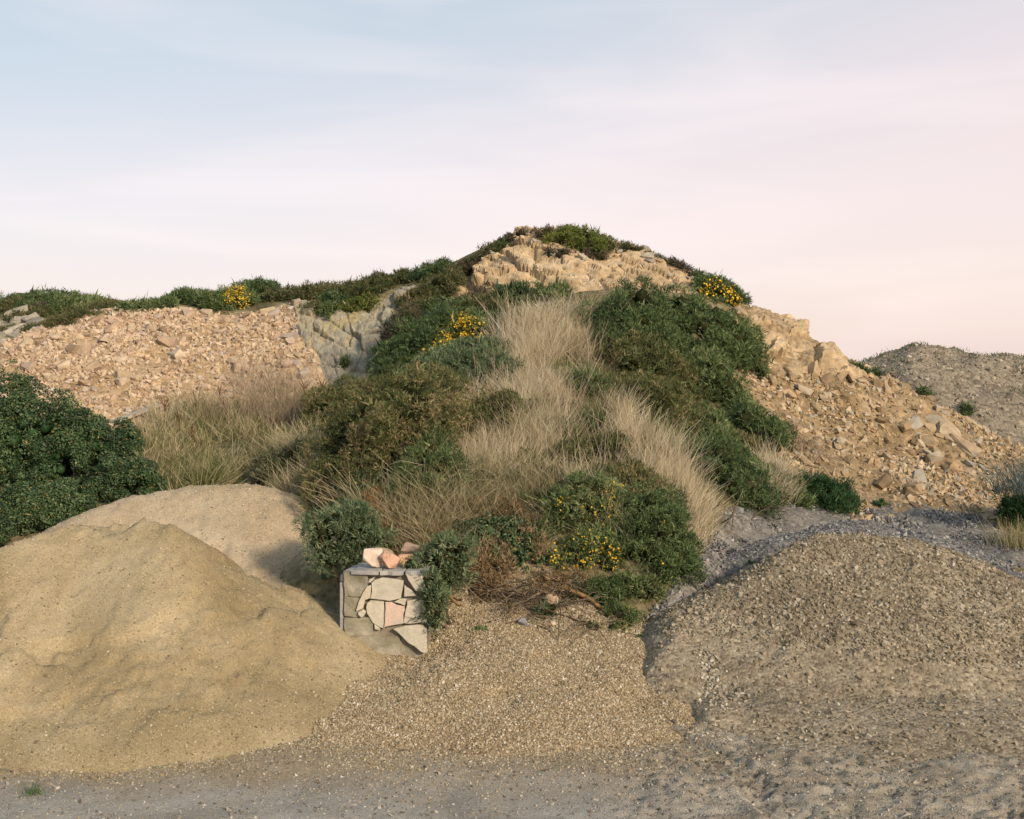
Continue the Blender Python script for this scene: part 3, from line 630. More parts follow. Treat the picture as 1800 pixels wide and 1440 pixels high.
def rocky(zone, parent, mat, smat, big, n_big, smin, smax, n_small, shape=2.6, band=None):
    cnt = 0
    for (px, py, w, h) in big:
        p = hit(px, py); k = p[1] / FPX
        stone(parent, mat, p[0], p[1] + .1, w * k * 1.15, w * k * .85, h * k * 1.7, lean=.2); cnt += 1
    P = zone_pts(zone, n_big * 3); P = P[ZW['crag'](P[:, 0], P[:, 1]) < .3]
    if band is not None: P = P[rng.random(len(P)) < band(P)]
    for p in P[:n_big - cnt]:
        s = smin + (smax - smin) * rng.random() ** shape
        stone(parent, mat, p[0], p[1], s * rng.uniform(.9, 1.4), s * rng.uniform(.7, 1.1), s * rng.uniform(.8, 1.3), z=p[2])
    P = zone_pts(zone, n_small * 2, .35); dn = np.clip(.45 + fbm(P, .8, 3, 400) * .75, .08, 1); P = P[(rng.random(len(P)) < dn) & (ZW['crag'](P[:, 0], P[:, 1]) < .35)][:n_small]
    P[:, 2] += .01; V, F, t = pebbles(P, .03 + .15 * rng.random(len(P)) ** 3.0, (1.2, .9, .65), base='oct', jit=.3)
    tag(mobj('rubble', V, F, smat, parent, t), kind='stuff')
rocky('scree', scree, M_RP, M_RPs, [(128,627,34,22),(293,613,30,24),(310,633,36,18),(330,561,32,18),(182,628,20,15),(207,640,26,12),(167,570,26,14),(468,553,22,14),(463,570,18,14),(533,667,24,16),(350,627,18,18),(40,615,26,18),(230,585,20,12),(103,592,10,22),(318,607,20,14),(282,600,22,12),(150,600,14,12),(500,690,22,12),(385,590,18,10)],
      300, .11, .32, 19000, 1.9)
rocky('slide', slide, M_RO, M_ROs, [(1522,734,34,20),(1572,734,30,18),(1647,754,34,24),(1672,776,58,26),(1711,754,34,20),(1608,759,32,22),(1700,798,52,24),(1630,790,22,20),(1611,789,20,14),(1676,786,32,16),(1647,807,28,20),(1594,782,22,18),(1617,854,38,22),(1653,865,24,14),(1455,682,26,22),(1430,668,26,26),(1544,690,22,26),(1450,707,24,12),(1483,701,22,12),(1794,809,30,22),(1336,695,20,12),(1475,794,22,12),(1458,787,14,14),(1590,700,24,14),(1560,715,26,16),(1660,735,24,14),(1500,712,22,16),(1625,735,22,16),(1690,860,18,12),(1740,830,18,12),(1760,850,16,10),(1560,850,16,10),(1390,668,26,14),(1360,680,22,12)],
      300, .12, .36, 20000, 1.7, lambda P: np.clip(.25 + 1.2 * np.exp(-((proj(P)[1] - np.interp(proj(P)[0], [1300, 1450, 1600, 1800], [600, 680, 760, 850])) / 60) ** 2), 0, 1))
P = zone_pts('cliff', 400, .7); px, py = proj(P); P = P[py < np.interp(px, [800, 880, 930, 1000, 1100, 1250], [500, 455, 445, 465, 470, 505])]
for p in P[:40]:
    s = rng.uniform(.10, .26); stone(cliff, M_RG, p[0], p[1], s * 1.2, s * .9, s, z=p[2], sink=.2)
P = zone_pts('cliff', 450, .5); V, F, t = pebbles(P, .03 + .13 * rng.random(len(P)) ** 2, (1.1, .8, .6), base='cub'); tag(mobj('rubble', V, F, M_ROs, cliff, t), kind='stuff')
P = zone_pts('outcrop', 60, .6)
for p in P[:26]:
    s = rng.uniform(.2, .55); stone(outcrop, M_RG, p[0], p[1], s * 1.3, s, s * .9, z=p[2])

for z, nme in (('bank', 'gravel_bank'), ('greyflat', 'grey_grit_strip')):
    x = rng.uniform(1, 9.5, 120000); y = rng.uniform(13.4, 20, 120000); k = ZW[z](x, y) > .35; P = np.stack([x, y, hill(x, y) + .03], 1)[k]
    gravel('grit', bpy.data.objects[nme], P[:3000], rng.gamma(4, .010, len(P[:3000])) + .012, ST_BLUE)

t = rng.random(260); px = 1236 + 36 * t + rng.normal(0, 6 + 16 * t); py = 1145 + 92 * t + rng.normal(0, 7, 260)
P = np.array([hit(a, b) for a, b in zip(px, py)]); P[:, 2] += .008
gravel('pale_stones', pile, P, rng.gamma(4, .0055, len(P)) + .012, [(0, (.20, .17, .12)), (.5, (.33, .29, .22)), (1, (.46, .42, .34))], 'cub', aspect=(1., .85, .7), jit=.25)
# ------------------------------------------------------------------ stone-clad pillar end
def slab_mesh(poly, th, bev=.006, rough=.004, seed=0):
    """flat stone from an outline (u, v), thickness along w, with worn edges"""
    r = np.random.default_rng(seed); Q = []
    for (a, b) in zip(poly, poly[1:] + poly[:1]):
        a = np.array(a, float); b = np.array(b, float); n = max(1, int(np.linalg.norm(b - a) / .07))
        for k in range(n): Q.append(a + (b - a) * k / n + r.normal(0, rough, 2))
    bm = bmesh.new(); f = bm.faces.new([bm.verts.new((q[0], 0, q[1])) for q in Q])
    if f.normal.y > 0: f.normal_flip()
    bm.normal_update()
    if f.calc_area() and f.normal.y > 0: f.normal_flip()
    e = bmesh.ops.extrude_face_region(bm, geom=[f]); vs = [v for v in e['geom'] if isinstance(v, bmesh.types.BMVert)]
    bmesh.ops.translate(bm, vec=(0, -th, 0), verts=vs)
    bmesh.ops.recalc_face_normals(bm, faces=bm.faces)
    top_e = [ed for ed in bm.edges if all(abs(v.co.y + th) < 1e-6 for v in ed.verts) and len(ed.link_faces) == 2]
    bmesh.ops.bevel(bm, geom=top_e, offset=bev, segments=2, affect='EDGES', profile=.6)
    bmesh.ops.triangulate(bm, faces=[f for f in bm.faces if len(f.verts) > 4])
    me = bpy.data.meshes.new('flagstone'); bm.to_mesh(me); bm.free(); return me
def flag_mat(name, a, b, c):
    m, nt, bs = new_mat(name, .8, .25); co = coord(nt)
    f = ntex(nt, co, 3.2, 6, .6, .6); col = nramp(nt, f, [(.3, a), (.52, b), (.7, c)])
    g = ntex(nt, co, 30, 5, .7); col = nmix(nt, 1., col, nramp(nt, g, [(.3, (.8, .79, .77)), (.6, (1, 1, 1))]), 'MULTIPLY')
    nt.links.new(col, bs.inputs['Base Color']); bump(nt, bs, ntex(nt, co, 14, 6, .65, .4), .5, .012); return m
M_FL_G = flag_mat('grey_sandstone', (.38, .355, .285), (.49, .45, .365), (.55, .505, .41))
M_FL_B = flag_mat('buff_sandstone', (.40, .36, .27), (.50, .44, .33), (.54, .49, .40))
M_FL_P = flag_mat('pink_sandstone', (.38, .37, .33), (.55, .42, .345), (.60, .47, .39))
M_FL_C = flag_mat('weathered_cap_slate', (.22, .22, .215), (.31, .30, .285), (.40, .38, .34))
M_MORT = flag_mat('stained_mortar', (.14, .12, .085), (.24, .21, .155), (.32, .285, .22))
M_CONC = flag_mat('mossy_concrete_block', (.115, .105, .055), (.25, .23, .17), (.38, .345, .275))
ZY = 13.5; ZS = ZY / FPX / 6.43                       # metres per pixel of the enlarged view (6.43 x)
def fu(x, y): return ((x - 140) * ZS, CAMZ - (930 + y / 6.43 - HOR) / FPX * ZY)
PW = (1115 - 140) * ZS
pillar = empty('stone_clad_pillar', (pt(580 + 140 / 6.43, 1000, ZY)[0], ZY, 0.0)); pillar.rotation_euler = (0, 0, math.radians(-5))
tag(pillar, 'broken wall end of concrete blocks clad with irregular flagstones beside the sand pile', 'wall')
def part(name, me, mat, loc=(0, 0, 0), rot=(0, 0, 0), parent=pillar):
    if not me.materials: me.materials.append(mat)
    o = bpy.data.objects.new(name, me); COL.objects.link(o); o.parent = parent; o.location = loc; o.rotation_euler = rot; return o
def boxm(x0, x1, y0, y1, z0, z1, bev=.01, cuts=0, jit=0, seed=0):
    bm = bmesh.new(); bmesh.ops.create_cube(bm, size=1)
    bmesh.ops.scale(bm, vec=(x1 - x0, y1 - y0, z1 - z0), verts=bm.verts); bmesh.ops.translate(bm, vec=((x0 + x1) / 2, (y0 + y1) / 2, (z0 + z1) / 2), verts=bm.verts)
    if cuts: bmesh.ops.subdivide_edges(bm, edges=bm.edges[:], cuts=cuts, use_grid_fill=True)
    if jit:
        co = np.array([v.co for v in bm.verts]); d = np.stack([fbm(co + 5 * k, 6, 3, seed + k) for k in range(3)], 1) * jit
        for v, q in zip(bm.verts, d): v.co += Vector(q)
    elif bev: bmesh.ops.bevel(bm, geom=bm.edges[:], offset=bev, segments=2, affect='EDGES')
    me = bpy.data.meshes.new('block'); bm.to_mesh(me); bm.free(); return me
ztop = fu(0, 455)[1]
part('mortar_core', boxm(.02, PW - .01, .03, .78, -.2, ztop - .055, 0, 10, .016, 7), M_MORT)
for k, (y0, y1, x1) in enumerate(((485, 762, 430), (766, 990, 352), (994, 1200, 500), (1204, 1420, 800))):
    z1, z0 = fu(0, y0)[1], fu(0, y1)[1]
    part('concrete_block', boxm(.028, (x1 - 140) * ZS, -.022 + .006 * k, .3, z0 + .006, z1, 0, 6, .012, 60 + k), M_CONC)
FL = [
 ([(520,528),(455,560),(440,600),(462,600),(500,560)], M_FL_G), ([(478,622),(430,630),(385,705),(345,800),(305,912),(318,918),(385,885),(410,795),(470,765),(480,700)], M_FL_B),
 ([(485,590),(520,552),(590,540),(690,545),(760,545),(842,565),(846,600),(812,760),(690,788),(478,776),(480,680)], M_FL_G),
 ([(416,815),(470,790),(630,796),(630,1110),(575,1100),(490,1050),(425,950),(414,880)], M_FL_G),
 ([(642,808),(700,812),(770,838),(858,855),(865,905),(838,960),(842,1050),(720,1082),(636,1098)], M_FL_P),
 ([(742,800),(810,770),(876,768),(862,838),(800,828)], M_FL_G), ([(850,632),(885,640),(930,680),(985,745),(850,742)], M_FL_G),
 ([(878,490),(1090,490),(1095,680),(985,670),(940,610)], M_FL_G), ([(890,790),(985,775),(1105,790),(1105,1035),(870,1062),(846,1040),(850,985),(875,900),(885,840)], M_FL_G),
 ([(338,930),(392,902),(410,920),(402,960),(372,982),(345,962)], M_FL_G), ([(735,1105),(860,1075),(1060,1055),(1112,1095),(1112,1350),(1085,1372),(1050,1350),(900,1250),(800,1165)], M_FL_G),
 ([(512,1072),(560,1100),(575,1125),(512,1120)], M_FL_G),
]
for k, (pl, m) in enumerate(FL):
    me = slab_mesh([fu(*q) for q in pl], .036 + .006 * (k * 7 % 4), .007, .0055, k)
    part('flagstone', me, m, (0, -.004 + .004 * (k * 5 % 4), 0), (math.radians((k * 37 % 5 - 2) * .35), 0, math.radians((k * 53 % 5 - 2) * .5)))
def cap(poly, z, th, seed, mat, tilt=(0, 0)):
    me = slab_mesh(poly, th, .008, .012, seed); return part('cap_slab', me, mat, (0, 0, z + th), (math.radians(-90) + tilt[0], tilt[1], 0))
# cap outlines lie in plan: (along the front, depth)
def capm(poly, z, th, seed, mat, ry=0.):
    me = slab_mesh(poly, th, .008, .010, seed)
    M = Matrix(((1, 0, 0, 0), (0, 0, 1, 0), (0, -1, 0, 0), (0, 0, 0, 1))); me.transform(M); me.flip_normals() if False else None
    return part('cap_slab', me, mat, (0, 0, z), (0, ry, 0))
zc = ztop - .052
capm([(.13, -.05), (.30, -.075), (.46, -.06), (.45, .30), (.16, .33), (.14, .12)], zc + .003, .045, 41, M_FL_C)
capm([(.465, -.06), (.72, -.055), (.745, .02), (.72, .32), (.47, .31)], zc, .048, 42, M_FL_C)
capm([(.765, -.055), (1.0, -.065), (1.03, .30), (.74, .33), (.77, .02)], zc + .004, .046, 43, M_FL_C)
capm([(.0, .02), (.12, -.03), (.125, .36), (.03, .50), (-.02, .30)], zc - .03, .03, 44, M_FL_C, .05)
capm([(.02, .12), (.13, .10), (.30, .62), (.10, .66)], zc + .0, .028, 45, M_FL_C, .04)
capm([(.2, .34), (.55, .33), (.60, .78), (.25, .80)], zc + .006, .04, 46, M_FL_C); capm([(.57, .345), (1.02, .33), (1.0, .76), (.62, .78)], zc + .002, .046, 47, M_FL_C)
part('side_slab', boxm(-.035, .012, .01, .62, -.1, ztop - .16, .006), M_FL_C); part('side_slab', boxm(-.03, .016, .03, .66, ztop - .155, ztop - .07, .006), M_FL_C)

def loose_rock(name, px, py, Y, w, h, label, mat, seed, d=None, rz=0., tilt=0., z0=None, group=None):
    k = Y / FPX; me = rock_mesh('rock', seed, 1.0, 22, mat, True); o = bpy.data.objects.new(name, me)
    COL.objects.link(o); p = pt(px, py, Y)
    co = np.array([v.co for v in me.vertices]); co -= (co.max(0) + co.min(0)) / 2; co /= (co.max(0) - co.min(0))
    co *= (w * k, (d or w) * k, h * k)
    R = np.array(Matrix.Rotation(tilt, 3, 'Y') @ Matrix.Rotation(rz, 3, 'Z')); co = co @ R.T
    for v, q in zip(me.vertices, co): v.co = q
    o.location = (p[0], Y, p[2] if z0 is None else z0 - co[:, 2].min())
    return tag(o, label, 'rock', group)
def rk(name, a, b, c):
    m, nt, bs = new_mat(name, .85, .2); co = coord(nt); f = ntex(nt, co, 7, 6, .65, .5)
    nt.links.new(nramp(nt, f, [(.32, a), (.5, b), (.66, c)]), bs.inputs['Base Color']); bump(nt, bs, ntex(nt, co, 25, 6, .7), .7, .012); return m
zt = zc + .05
loose_rock('rock', 654.5, 975, 13.62, 34, 33, 'pale pink rounded rock on the stone-clad wall end, leftmost on top', rk('pale_pink_rock', (.38, .33, .27), (.56, .43, .34), (.60, .50, .42)), 5, 26, .2, .1, zt)
loose_rock('rock', 682, 983, 13.58, 36, 30, 'reddish pink wedge shaped rock at the front edge of the wall top', rk('red_pink_rock', (.27, .16, .115), (.46, .28, .20), (.53, .38, .29)), 8, 26, .6, .15, zt)
loose_rock('rock', 712, 981, 13.72, 34, 22, 'orange brown rock on the wall top beside the hanging gorse', rk('orange_rock', (.27, .13, .055), (.47, .29, .17), (.52, .39, .27)), 11, 24, .9, -.1, zt)
loose_rock('rock', 678, 968, 14.02, 44, 22, 'flat layered brown slab behind the rocks on the wall top', rk('brown_slab_rock', (.16, .12, .06), (.33, .26, .16), (.40, .33, .24)), 14, 30, -.3, .35, zt + .0)
loose_rock('rock', 728, 972, 14.15, 48, 24, 'long brown rock at the back of the wall top', rk('dark_brown_rock', (.14, .085, .05), (.29, .20, .145), (.36, .26, .20)), 17, 24, .1, .35, zt)
def on_ground(px, py): p = hit(px, py); return p
for (px, py, w, h, lab, m, sd) in (
    (920, 1094, 21, 17, 'dark blue grey rock on the pea gravel below the dead brush', rk('slate_rock', (.12, .125, .135), (.24, .25, .265), (.33, .34, .35)), 21),
    (975, 1096, 20, 12, 'pale buff stone beside the low gorse sprig on the gravel', rk('buff_rock', (.34, .26, .17), (.47, .37, .26), (.53, .44, .33)), 24),
    (967, 1058, 26, 30, 'pinkish buff rock half buried above the buff stone', rk('pink_buff_rock', (.36, .24, .16), (.48, .34, .25), (.54, .42, .33)), 27),
    (962, 1010, 30, 22, 'pale stone poking from the gravel under the flowering gorse', rk('pale_rock', (.34, .28, .20), (.45, .38, .29), (.52, .46, .38)), 29),
    (1187, 1268, 15, 9, 'dark clod of earth at the head of the wheel marks', rk('earth_clod', (.06, .05, .035), (.11, .09, .06), (.16, .13, .09)), 31),
    (66, 1303, 12, 7, 'dark clod lying near the toe of the sand heap', rk('sand_clod', (.09, .07, .04), (.15, .115, .07), (.20, .16, .10)), 33)):
    p = hit(px, py + h * .4); loose_rock('rock', px, py, p[1], w, h, lab, m, sd, None, rng.uniform(0, 3), .2, p[2] - .02)
# ------------------------------------------------------------------ plants
def leafm(name, stops, tr=.22, rough=.6): return tint_mat(name, stops, rough, .25, tr, False, 0)
PAL = {
 'gorse': leafm('gorse_green', [(0, (.038, .062, .020)), (.45, (.094, .142, .048)), (.8, (.185, .225, .092)), (1, (.29, .30, .15))]),
 'grey': leafm('gorse_grey_green', [(0, (0.0504, 0.0806, 0.0381)), (0.45, (0.1064, 0.1546, 0.0739)), (0.8, (0.1736, 0.2184, 0.112)), (1, (0.2576, 0.28, 0.1624))]),
 'olive': leafm('gorse_spent_flowers', [(0, (0.0493, 0.0627, 0.0202)), (0.4, (0.1064, 0.1254, 0.0426)), (0.62, (0.1568, 0.1456, 0.0605)), (0.8, (0.2408, 0.1848, 0.0874)), (1, (0.3472, 0.2632, 0.14))]),
 'dark': leafm('gorse_dark_green', [(0, (.024, .044, .016)), (.5, (.064, .108, .038)), (1, (.155, .20, .078))]),
 'deep': leafm('deep_green_shrub', [(0, (0.0096, 0.0312, 0.0096)), (0.6, (0.0288, 0.0744, 0.024)), (1, (0.06, 0.12, 0.0408))]),
 'heather': leafm('heather', [(0, (0.036, 0.048, 0.0168)), (0.45, (0.084, 0.102, 0.0336)), (0.75, (0.138, 0.126, 0.054)), (1, (0.198, 0.138, 0.084))]),
 'purple': leafm('dead_heather', [(0, (.035, .032, .022)), (.5, (.085, .070, .045)), (1, (.15, .115, .085))]),
 'lime': leafm('bright_cushion', [(0, (0.0625, 0.09, 0.015)), (0.5, (0.1313, 0.1688, 0.0325)), (1, (0.2125, 0.2188, 0.0625))]),
 'dead': leafm('dead_gorse', [(0, (.11, .072, .036)), (.5, (.23, .155, .08)), (1, (.36, .265, .15))]),
 'bracken': leafm('dead_bracken', [(0, (.18, .07, .022)), (.5, (.34, .145, .045)), (1, (.46, .24, .10))]),
 'bramble': leafm('bramble_leaves', [(0, (.022, .042, .017)), (.55, (.052, .092, .036)), (.88, (.105, .155, .066)), (.93, (.22, .22, .13)), (.97, (.26, .17, .035)), (1, (.32, .21, .05))], .15, .5),
 'scrub': leafm('pale_scrub', [(0, (.055, .065, .03)), (.5, (.115, .125, .065)), (1, (.22, .20, .12))]),
 'weed': leafm('weed_green', [(0, (.03, .07, .015)), (1, (.09, .16, .045))]),
 'straw': leafm('dry_grass', [(0, (.20, .20, .08)), (.14, (.40, .335, .195)), (.5, (.62, .52, .36)), (.85, (.74, .645, .47)), (1, (.80, .72, .57))], .5),
 'strawgreen': leafm('mixed_grass', [(0, (.075, .11, .025)), (.25, (.19, .195, .07)), (.55, (.43, .355, .20)), (1, (.64, .54, .365))], .45),
 'greengrass': leafm('green_grass', [(0, (.035, .065, .015)), (.6, (.085, .125, .035)), (1, (.20, .19, .085))], .3),
 'marram': leafm('blue_grey_marram', [(0, (.05, .075, .065)), (.6, (.14, .175, .165)), (1, (.26, .28, .25))], .2),
 'stalk': leafm('dead_stalks', [(0, (.15, .11, .075)), (.5, (.31, .235, .16)), (1, (.46, .37, .26))], .2),
 'dock': leafm('red_brown_dock', [(0, (.07, .03, .018)), (1, (.16, .075, .04))], .05),
}
M_FLOWER = leafm('gorse_yellow_flower', [(0, (.62, .36, .015)), (.6, (.78, .50, .03)), (1, (.85, .62, .09))], .3)
M_TWIG = tint_mat('grey_brown_bark', [(0, (.07, .052, .036)), (.5, (.15, .115, .08)), (1, (.27, .21, .15))], .9, .1, 0, False, .2, 20)
M_INNER = tint_mat('dark_inner_core', [(0, (.022, .026, .010)), (1, (.042, .044, .018))], .95, .05, 0, False, .4, 9)

def bend_tubes(P, D, L, r0, r1, nseg=5, sag=.0, wob=.15, r=rng, sides=3):
    """tapered crooked stems: P base, D direction, L length (arrays)"""
    n = len(P); pts = [P]; d = nrm(D)
    for k in range(nseg):
        d = nrm(d + r.normal(0, wob, (n, 3)) + np.array((0, 0, -sag))); pts.append(pts[-1] + d * (np.asarray(L) / nseg)[:, None])
    C = np.stack(pts, 1)
    t = np.gradient(C, axis=1); t = nrm(t); a = np.where(np.abs(t[..., 2:3]) < .9, np.array((0, 0, 1.)), np.array((1., 0, 0)))
    u = nrm(np.cross(t, a)); v = np.cross(t, u)
    rad = np.linspace(1, 0, nseg + 1)[None, :] * (np.asarray(r0) - np.asarray(r1))[:, None] + np.asarray(r1)[:, None]
    V = []
    for s in range(sides):
        an = 2 * math.pi * s / sides; V.append(C + (u * math.cos(an) + v * math.sin(an)) * rad[..., None])
    V = np.stack(V, 2)                                   # n, nseg+1, sides, 3
    idx = np.arange(n * (nseg + 1) * sides).reshape(n, nseg + 1, sides); F = []
    for s in range(sides):
        s2 = (s + 1) % sides; F.append(np.stack([idx[:, :-1, s], idx[:, :-1, s2], idx[:, 1:, s2], idx[:, 1:, s]], -1).reshape(-1, 4))
    F = np.concatenate(F); tint = np.tile(np.repeat(r.random(n), nseg), sides)
    return V.reshape(-1, 3), F, tint, C
def needles(P, D, s, k, wid, r=rng, spread=.75, tint=None):
    """k pointed spikes at every shoot"""
    n = len(P); P = np.repeat(P, k, 0); D = np.repeat(D, k, 0); s = np.repeat(s, k)
    d = nrm(D + r.normal(0, spread, (n * k, 3))); L = s * r.uniform(.55, 1.15, n * k)
    side = nrm(np.cross(d, r.normal(size=(n * k, 3)))) * (L * wid)[:, None]
    b = P + r.normal(0, .22, (n * k, 3)) * s[:, None]
    V = np.stack([b - side, b + side, b + d * L[:, None]], 1).reshape(-1, 3); F = np.arange(n * k * 3).reshape(-1, 3)
    t = np.repeat(tint if tint is not None else r.random(n), k); return V, F, np.clip(t + r.normal(0, .12, n * k), 0, 1)
def leaves(P, D, s, r=rng, tint=None, asp=.62):
    """folded oval leaves: four triangles each"""
    n = len(P); a = nrm(r.normal(size=(n, 3)) + D * .4); nn = nrm(D + r.normal(0, .55, (n, 3))); a = nrm(a - nn * (a * nn).sum(1, keepdims=True)); b = np.cross(nn, a)
    L = s[:, None]; w = L * asp * .5
    v0 = P - a * L * .5; v1 = P + b * w + nn * L * .10; v2 = P + a * L * .5; v3 = P - b * w + nn * L * .10
    V = np.stack([v0, v1, v2, v3], 1).reshape(-1, 3); i = np.arange(n) * 4
    F = np.concatenate([np.stack([i, i + 1, i + 2], 1), np.stack([i, i + 2, i + 3], 1)]); t = tint if tint is not None else r.random(n)
    return V, F, np.concatenate([t, t])
ICO = bmesh.new(); bmesh.ops.create_icosphere(ICO, subdivisions=1, radius=1.0)
ICO_V = np.array([v.co for v in ICO.verts]); ICO_F = np.array([[v.index for v in f.verts] for f in ICO.faces]); ICO.free()
def bush(name, cx, cy, w, h, label, pal='gorse', cat='gorse bush', flowers=None, fl_p=.5, group=None, lift=.30, dens=1.0, sz=1.0, seed=None, kind='needle', stems=7, gap=.0, wid=.115, tb=0., k=4, Y=None, bare=0., clump=.2, depth=.7, rag=.22, grow=1.10):
    """shrub draped over the ground it stands on: an uneven crown of many small clumps, each of them a spray of shoots"""
    r = np.random.default_rng(seed if seed is not None else int(cx * 7 + cy * 13))
    if Y is None:
        ray = np.stack([(cx - 900) / FPX * _YS, _YS, CAMZ - (cy - HOR) / FPX * _YS], 1)
        q = np.nonzero(ray[:, 2] - top(ray[:, 0], ray[:, 1]) <= lift * h * .36 / FPX * _YS)[0]
        C = ray[q[0]] if len(q) else ray[np.argmin(ray[:, 2] - top(ray[:, 0], ray[:, 1]))]
    else: C = pt(cx, cy, Y)
    Yc = C[1]; rx, hm = w * .5 * Yc / FPX * grow, h * Yc / FPX * grow
    T0 = top(np.array([C[0]]), np.array([C[1]]))[0]
    if Y is None:
        g = (hill(C[0], Yc + .4) - hill(C[0], Yc - .4)) / .8 + (cy - HOR) / FPX
        rz = .38 * hm; R = np.array([rx, np.clip(.34 * hm / max(g, .15), .5 * rx, 1.1 * rx), rz]); dr = .9
    else: R = np.array([rx, rx * depth, hm * .5]); dr = 0.
    def drape(W): return W + np.stack([0 * W[:, 0], 0 * W[:, 0], dr * (top(W[:, 0], W[:, 1]) - T0)], 1) if dr else W
    pw = 1.6; area = 4 * math.pi * (((R[0] * R[1]) ** pw + (R[0] * R[2]) ** pw + (R[1] * R[2]) ** pw) / 3) ** (1 / pw)
    cr = clump * min(1., .35 + .5 * R.min() / .5) * (Yc / 18) ** .5
    nl = int(np.clip(area * .62 / (cr * cr * 1.25), 10, 220))
    d = nrm(r.normal(size=(nl * 2, 3))); d = d[d[:, 2] > (-.45 if Y is None else -.95)][:nl]; nl = len(d)
    bumpy = 1 + rag * 1.6 * fbm(d * R / max(R.mean(), .2), 1.5, 3, int(cx)) + r.normal(0, rag * .28, nl)
    LC = d * (.80 * bumpy * r.uniform(.72, 1.05, nl))[:, None] * R; LR = cr * r.uniform(.55, 1.3, nl)
    LW = drape(C + LC); ok = LW[:, 2] > top(LW[:, 0], LW[:, 1]) - cr * .4
    if gap > 0: ok &= fbm(LW, 2.0, 2, 11 + int(cx)) > -.45 + gap * 2
    if ok.sum() < 4: ok[:] = True
    LC, LR, LW, d = LC[ok], LR[ok], LW[ok], d[ok]; nl = len(LR)
    s0 = .0038 * Yc * sz
    n = int(min(dens * (LR ** 2).sum() * (7.0 if kind == 'needle' else 20.) / (s0 * .42) ** 2 / 5, 12500 if kind == 'needle' else 30000)); n = max(n, 120)
    li = r.choice(nl, n, p=LR ** 2 / (LR ** 2).sum()); dd = nrm(r.normal(size=(n, 3)) + d[li] * .55 + np.array((0, -.1, .35)))
    W = LW[li] + dd * (LR[li] * r.uniform(.7, 1.08, n))[:, None]
    keep = W[:, 2] > top(W[:, 0], W[:, 1]) - .02
    W, dd, li = W[keep], dd[keep], li[keep]; n = len(W)
    D = nrm(dd * .9 + np.array((0, 0, .35))); s = s0 * r.uniform(.7, 1.25, n)
    lng = r.random(n) < .03; s[lng] *= 2.0
    tint = np.clip(r.beta(2, 2.4, n) + r.normal(0, .15, nl)[li] + fbm(W, 1.6, 3, 9) * .2 + tb, 0, 1)
    base = np.array([C[0], C[1], T0]); o = empty(name, base); tag(o, label, cat, group)
    if kind == 'needle': V, F, t = needles(W, D, s, k, wid, r, .7, tint)
    else: V, F, t = leaves(W, D, s * r.uniform(.6, 1.3, n), r, np.minimum(tint, .88) if kind == 'leafplain' else np.where(r.random(n) < .05, r.uniform(.88, 1, n), np.minimum(tint, .88)))
    mobj('foliage', V, F, PAL[pal], o, t)
    if bare < .5:      # dark cores fill the clumps so the crown is opaque
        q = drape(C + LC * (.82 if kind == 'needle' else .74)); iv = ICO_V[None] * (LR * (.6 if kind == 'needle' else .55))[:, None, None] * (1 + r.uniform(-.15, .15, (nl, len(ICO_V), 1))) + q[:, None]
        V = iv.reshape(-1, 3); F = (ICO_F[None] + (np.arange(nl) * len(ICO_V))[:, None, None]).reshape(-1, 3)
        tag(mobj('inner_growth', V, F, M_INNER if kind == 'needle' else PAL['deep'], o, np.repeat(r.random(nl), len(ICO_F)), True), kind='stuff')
    if stems:
        j = r.choice(nl, stems); P0 = base + r.normal(0, .12, (stems, 3)) * (R[0], R[1], 0); P0[:, 2] = top(P0[:, 0], P0[:, 1]); dv = LW[j] - P0; ln = np.linalg.norm(dv, axis=1) * r.uniform(1., 1.4, stems)
        V, F, t, _ = bend_tubes(P0, dv, ln, .006 + .010 * r.random(stems) * (1 + R[0]), np.full(stems, .003), 6, 0, .10, r); tag(mobj('stems', V, F, M_TWIG, o, t), kind='stuff')
    if flowers:
        px, py = proj(W); m = np.zeros(n, bool)
        for (fx, fy, fr) in flowers: m |= ((px - fx) ** 2 + ((py - fy) * 1.15) ** 2 < (fr * r.uniform(.6, 1.1, n)) ** 2)
        m &= (r.random(n) < fl_p) & ((W - C)[:, 1] < R[1] * .8)
        if m.any():
            PF = W[m] + D[m] * (s[m] * .7)[:, None]; V, F, t = leaves(np.repeat(PF, 2, 0) + r.normal(0, .012, (len(PF) * 2, 3)), np.repeat(D[m], 2, 0), np.full(len(PF) * 2, s0 * .55) * r.uniform(.35, 1.25, len(PF) * 2), r, None, .9)
            tag(mobj('flowers', V, F, M_FLOWER, o, t), kind='stuff')
    return o, C, R
def blades(P, L, wdt, lean, pal, r=rng, curl=.5, up=1.0, tint=None, nseg=2):
    n = len(P); d = nrm(np.stack([lean[0] + r.normal(0, .32, n), lean[1] + r.normal(0, .32, n), np.full(n, up)], 1)); C = [P]; 
    dr = nrm(np.stack([lean[0] * 1.5 + r.normal(0, .7, n), lean[1] * 1.5 + r.normal(0, .7, n), -np.full(n, .35)], 1))
    cu = curl * r.uniform(.2, 1.4, n)[:, None]
    for k in range(nseg): C.append(C[-1] + d * (L / nseg)[:, None]); d = nrm(d + dr * cu / nseg)
    C = np.stack(C, 1); side = nrm(np.cross(C[:, -1] - C[:, 0], r.normal(size=(n, 3)))); w = wdt[:, None] * np.linspace(1, .25, nseg + 1)[None]
    A = C - side[:, None] * w[..., None] * .5; B = C + side[:, None] * w[..., None] * .5
    V = np.stack([A, B], 2).reshape(-1, 3); i = np.arange(n * (nseg + 1) * 2).reshape(n, nseg + 1, 2)
    F = np.stack([i[:, :-1, 0], i[:, :-1, 1], i[:, 1:, 1], i[:, 1:, 0]], -1).reshape(-1, 4)
    t = np.repeat(r.random(n) if tint is None else tint, nseg); return V, F, t
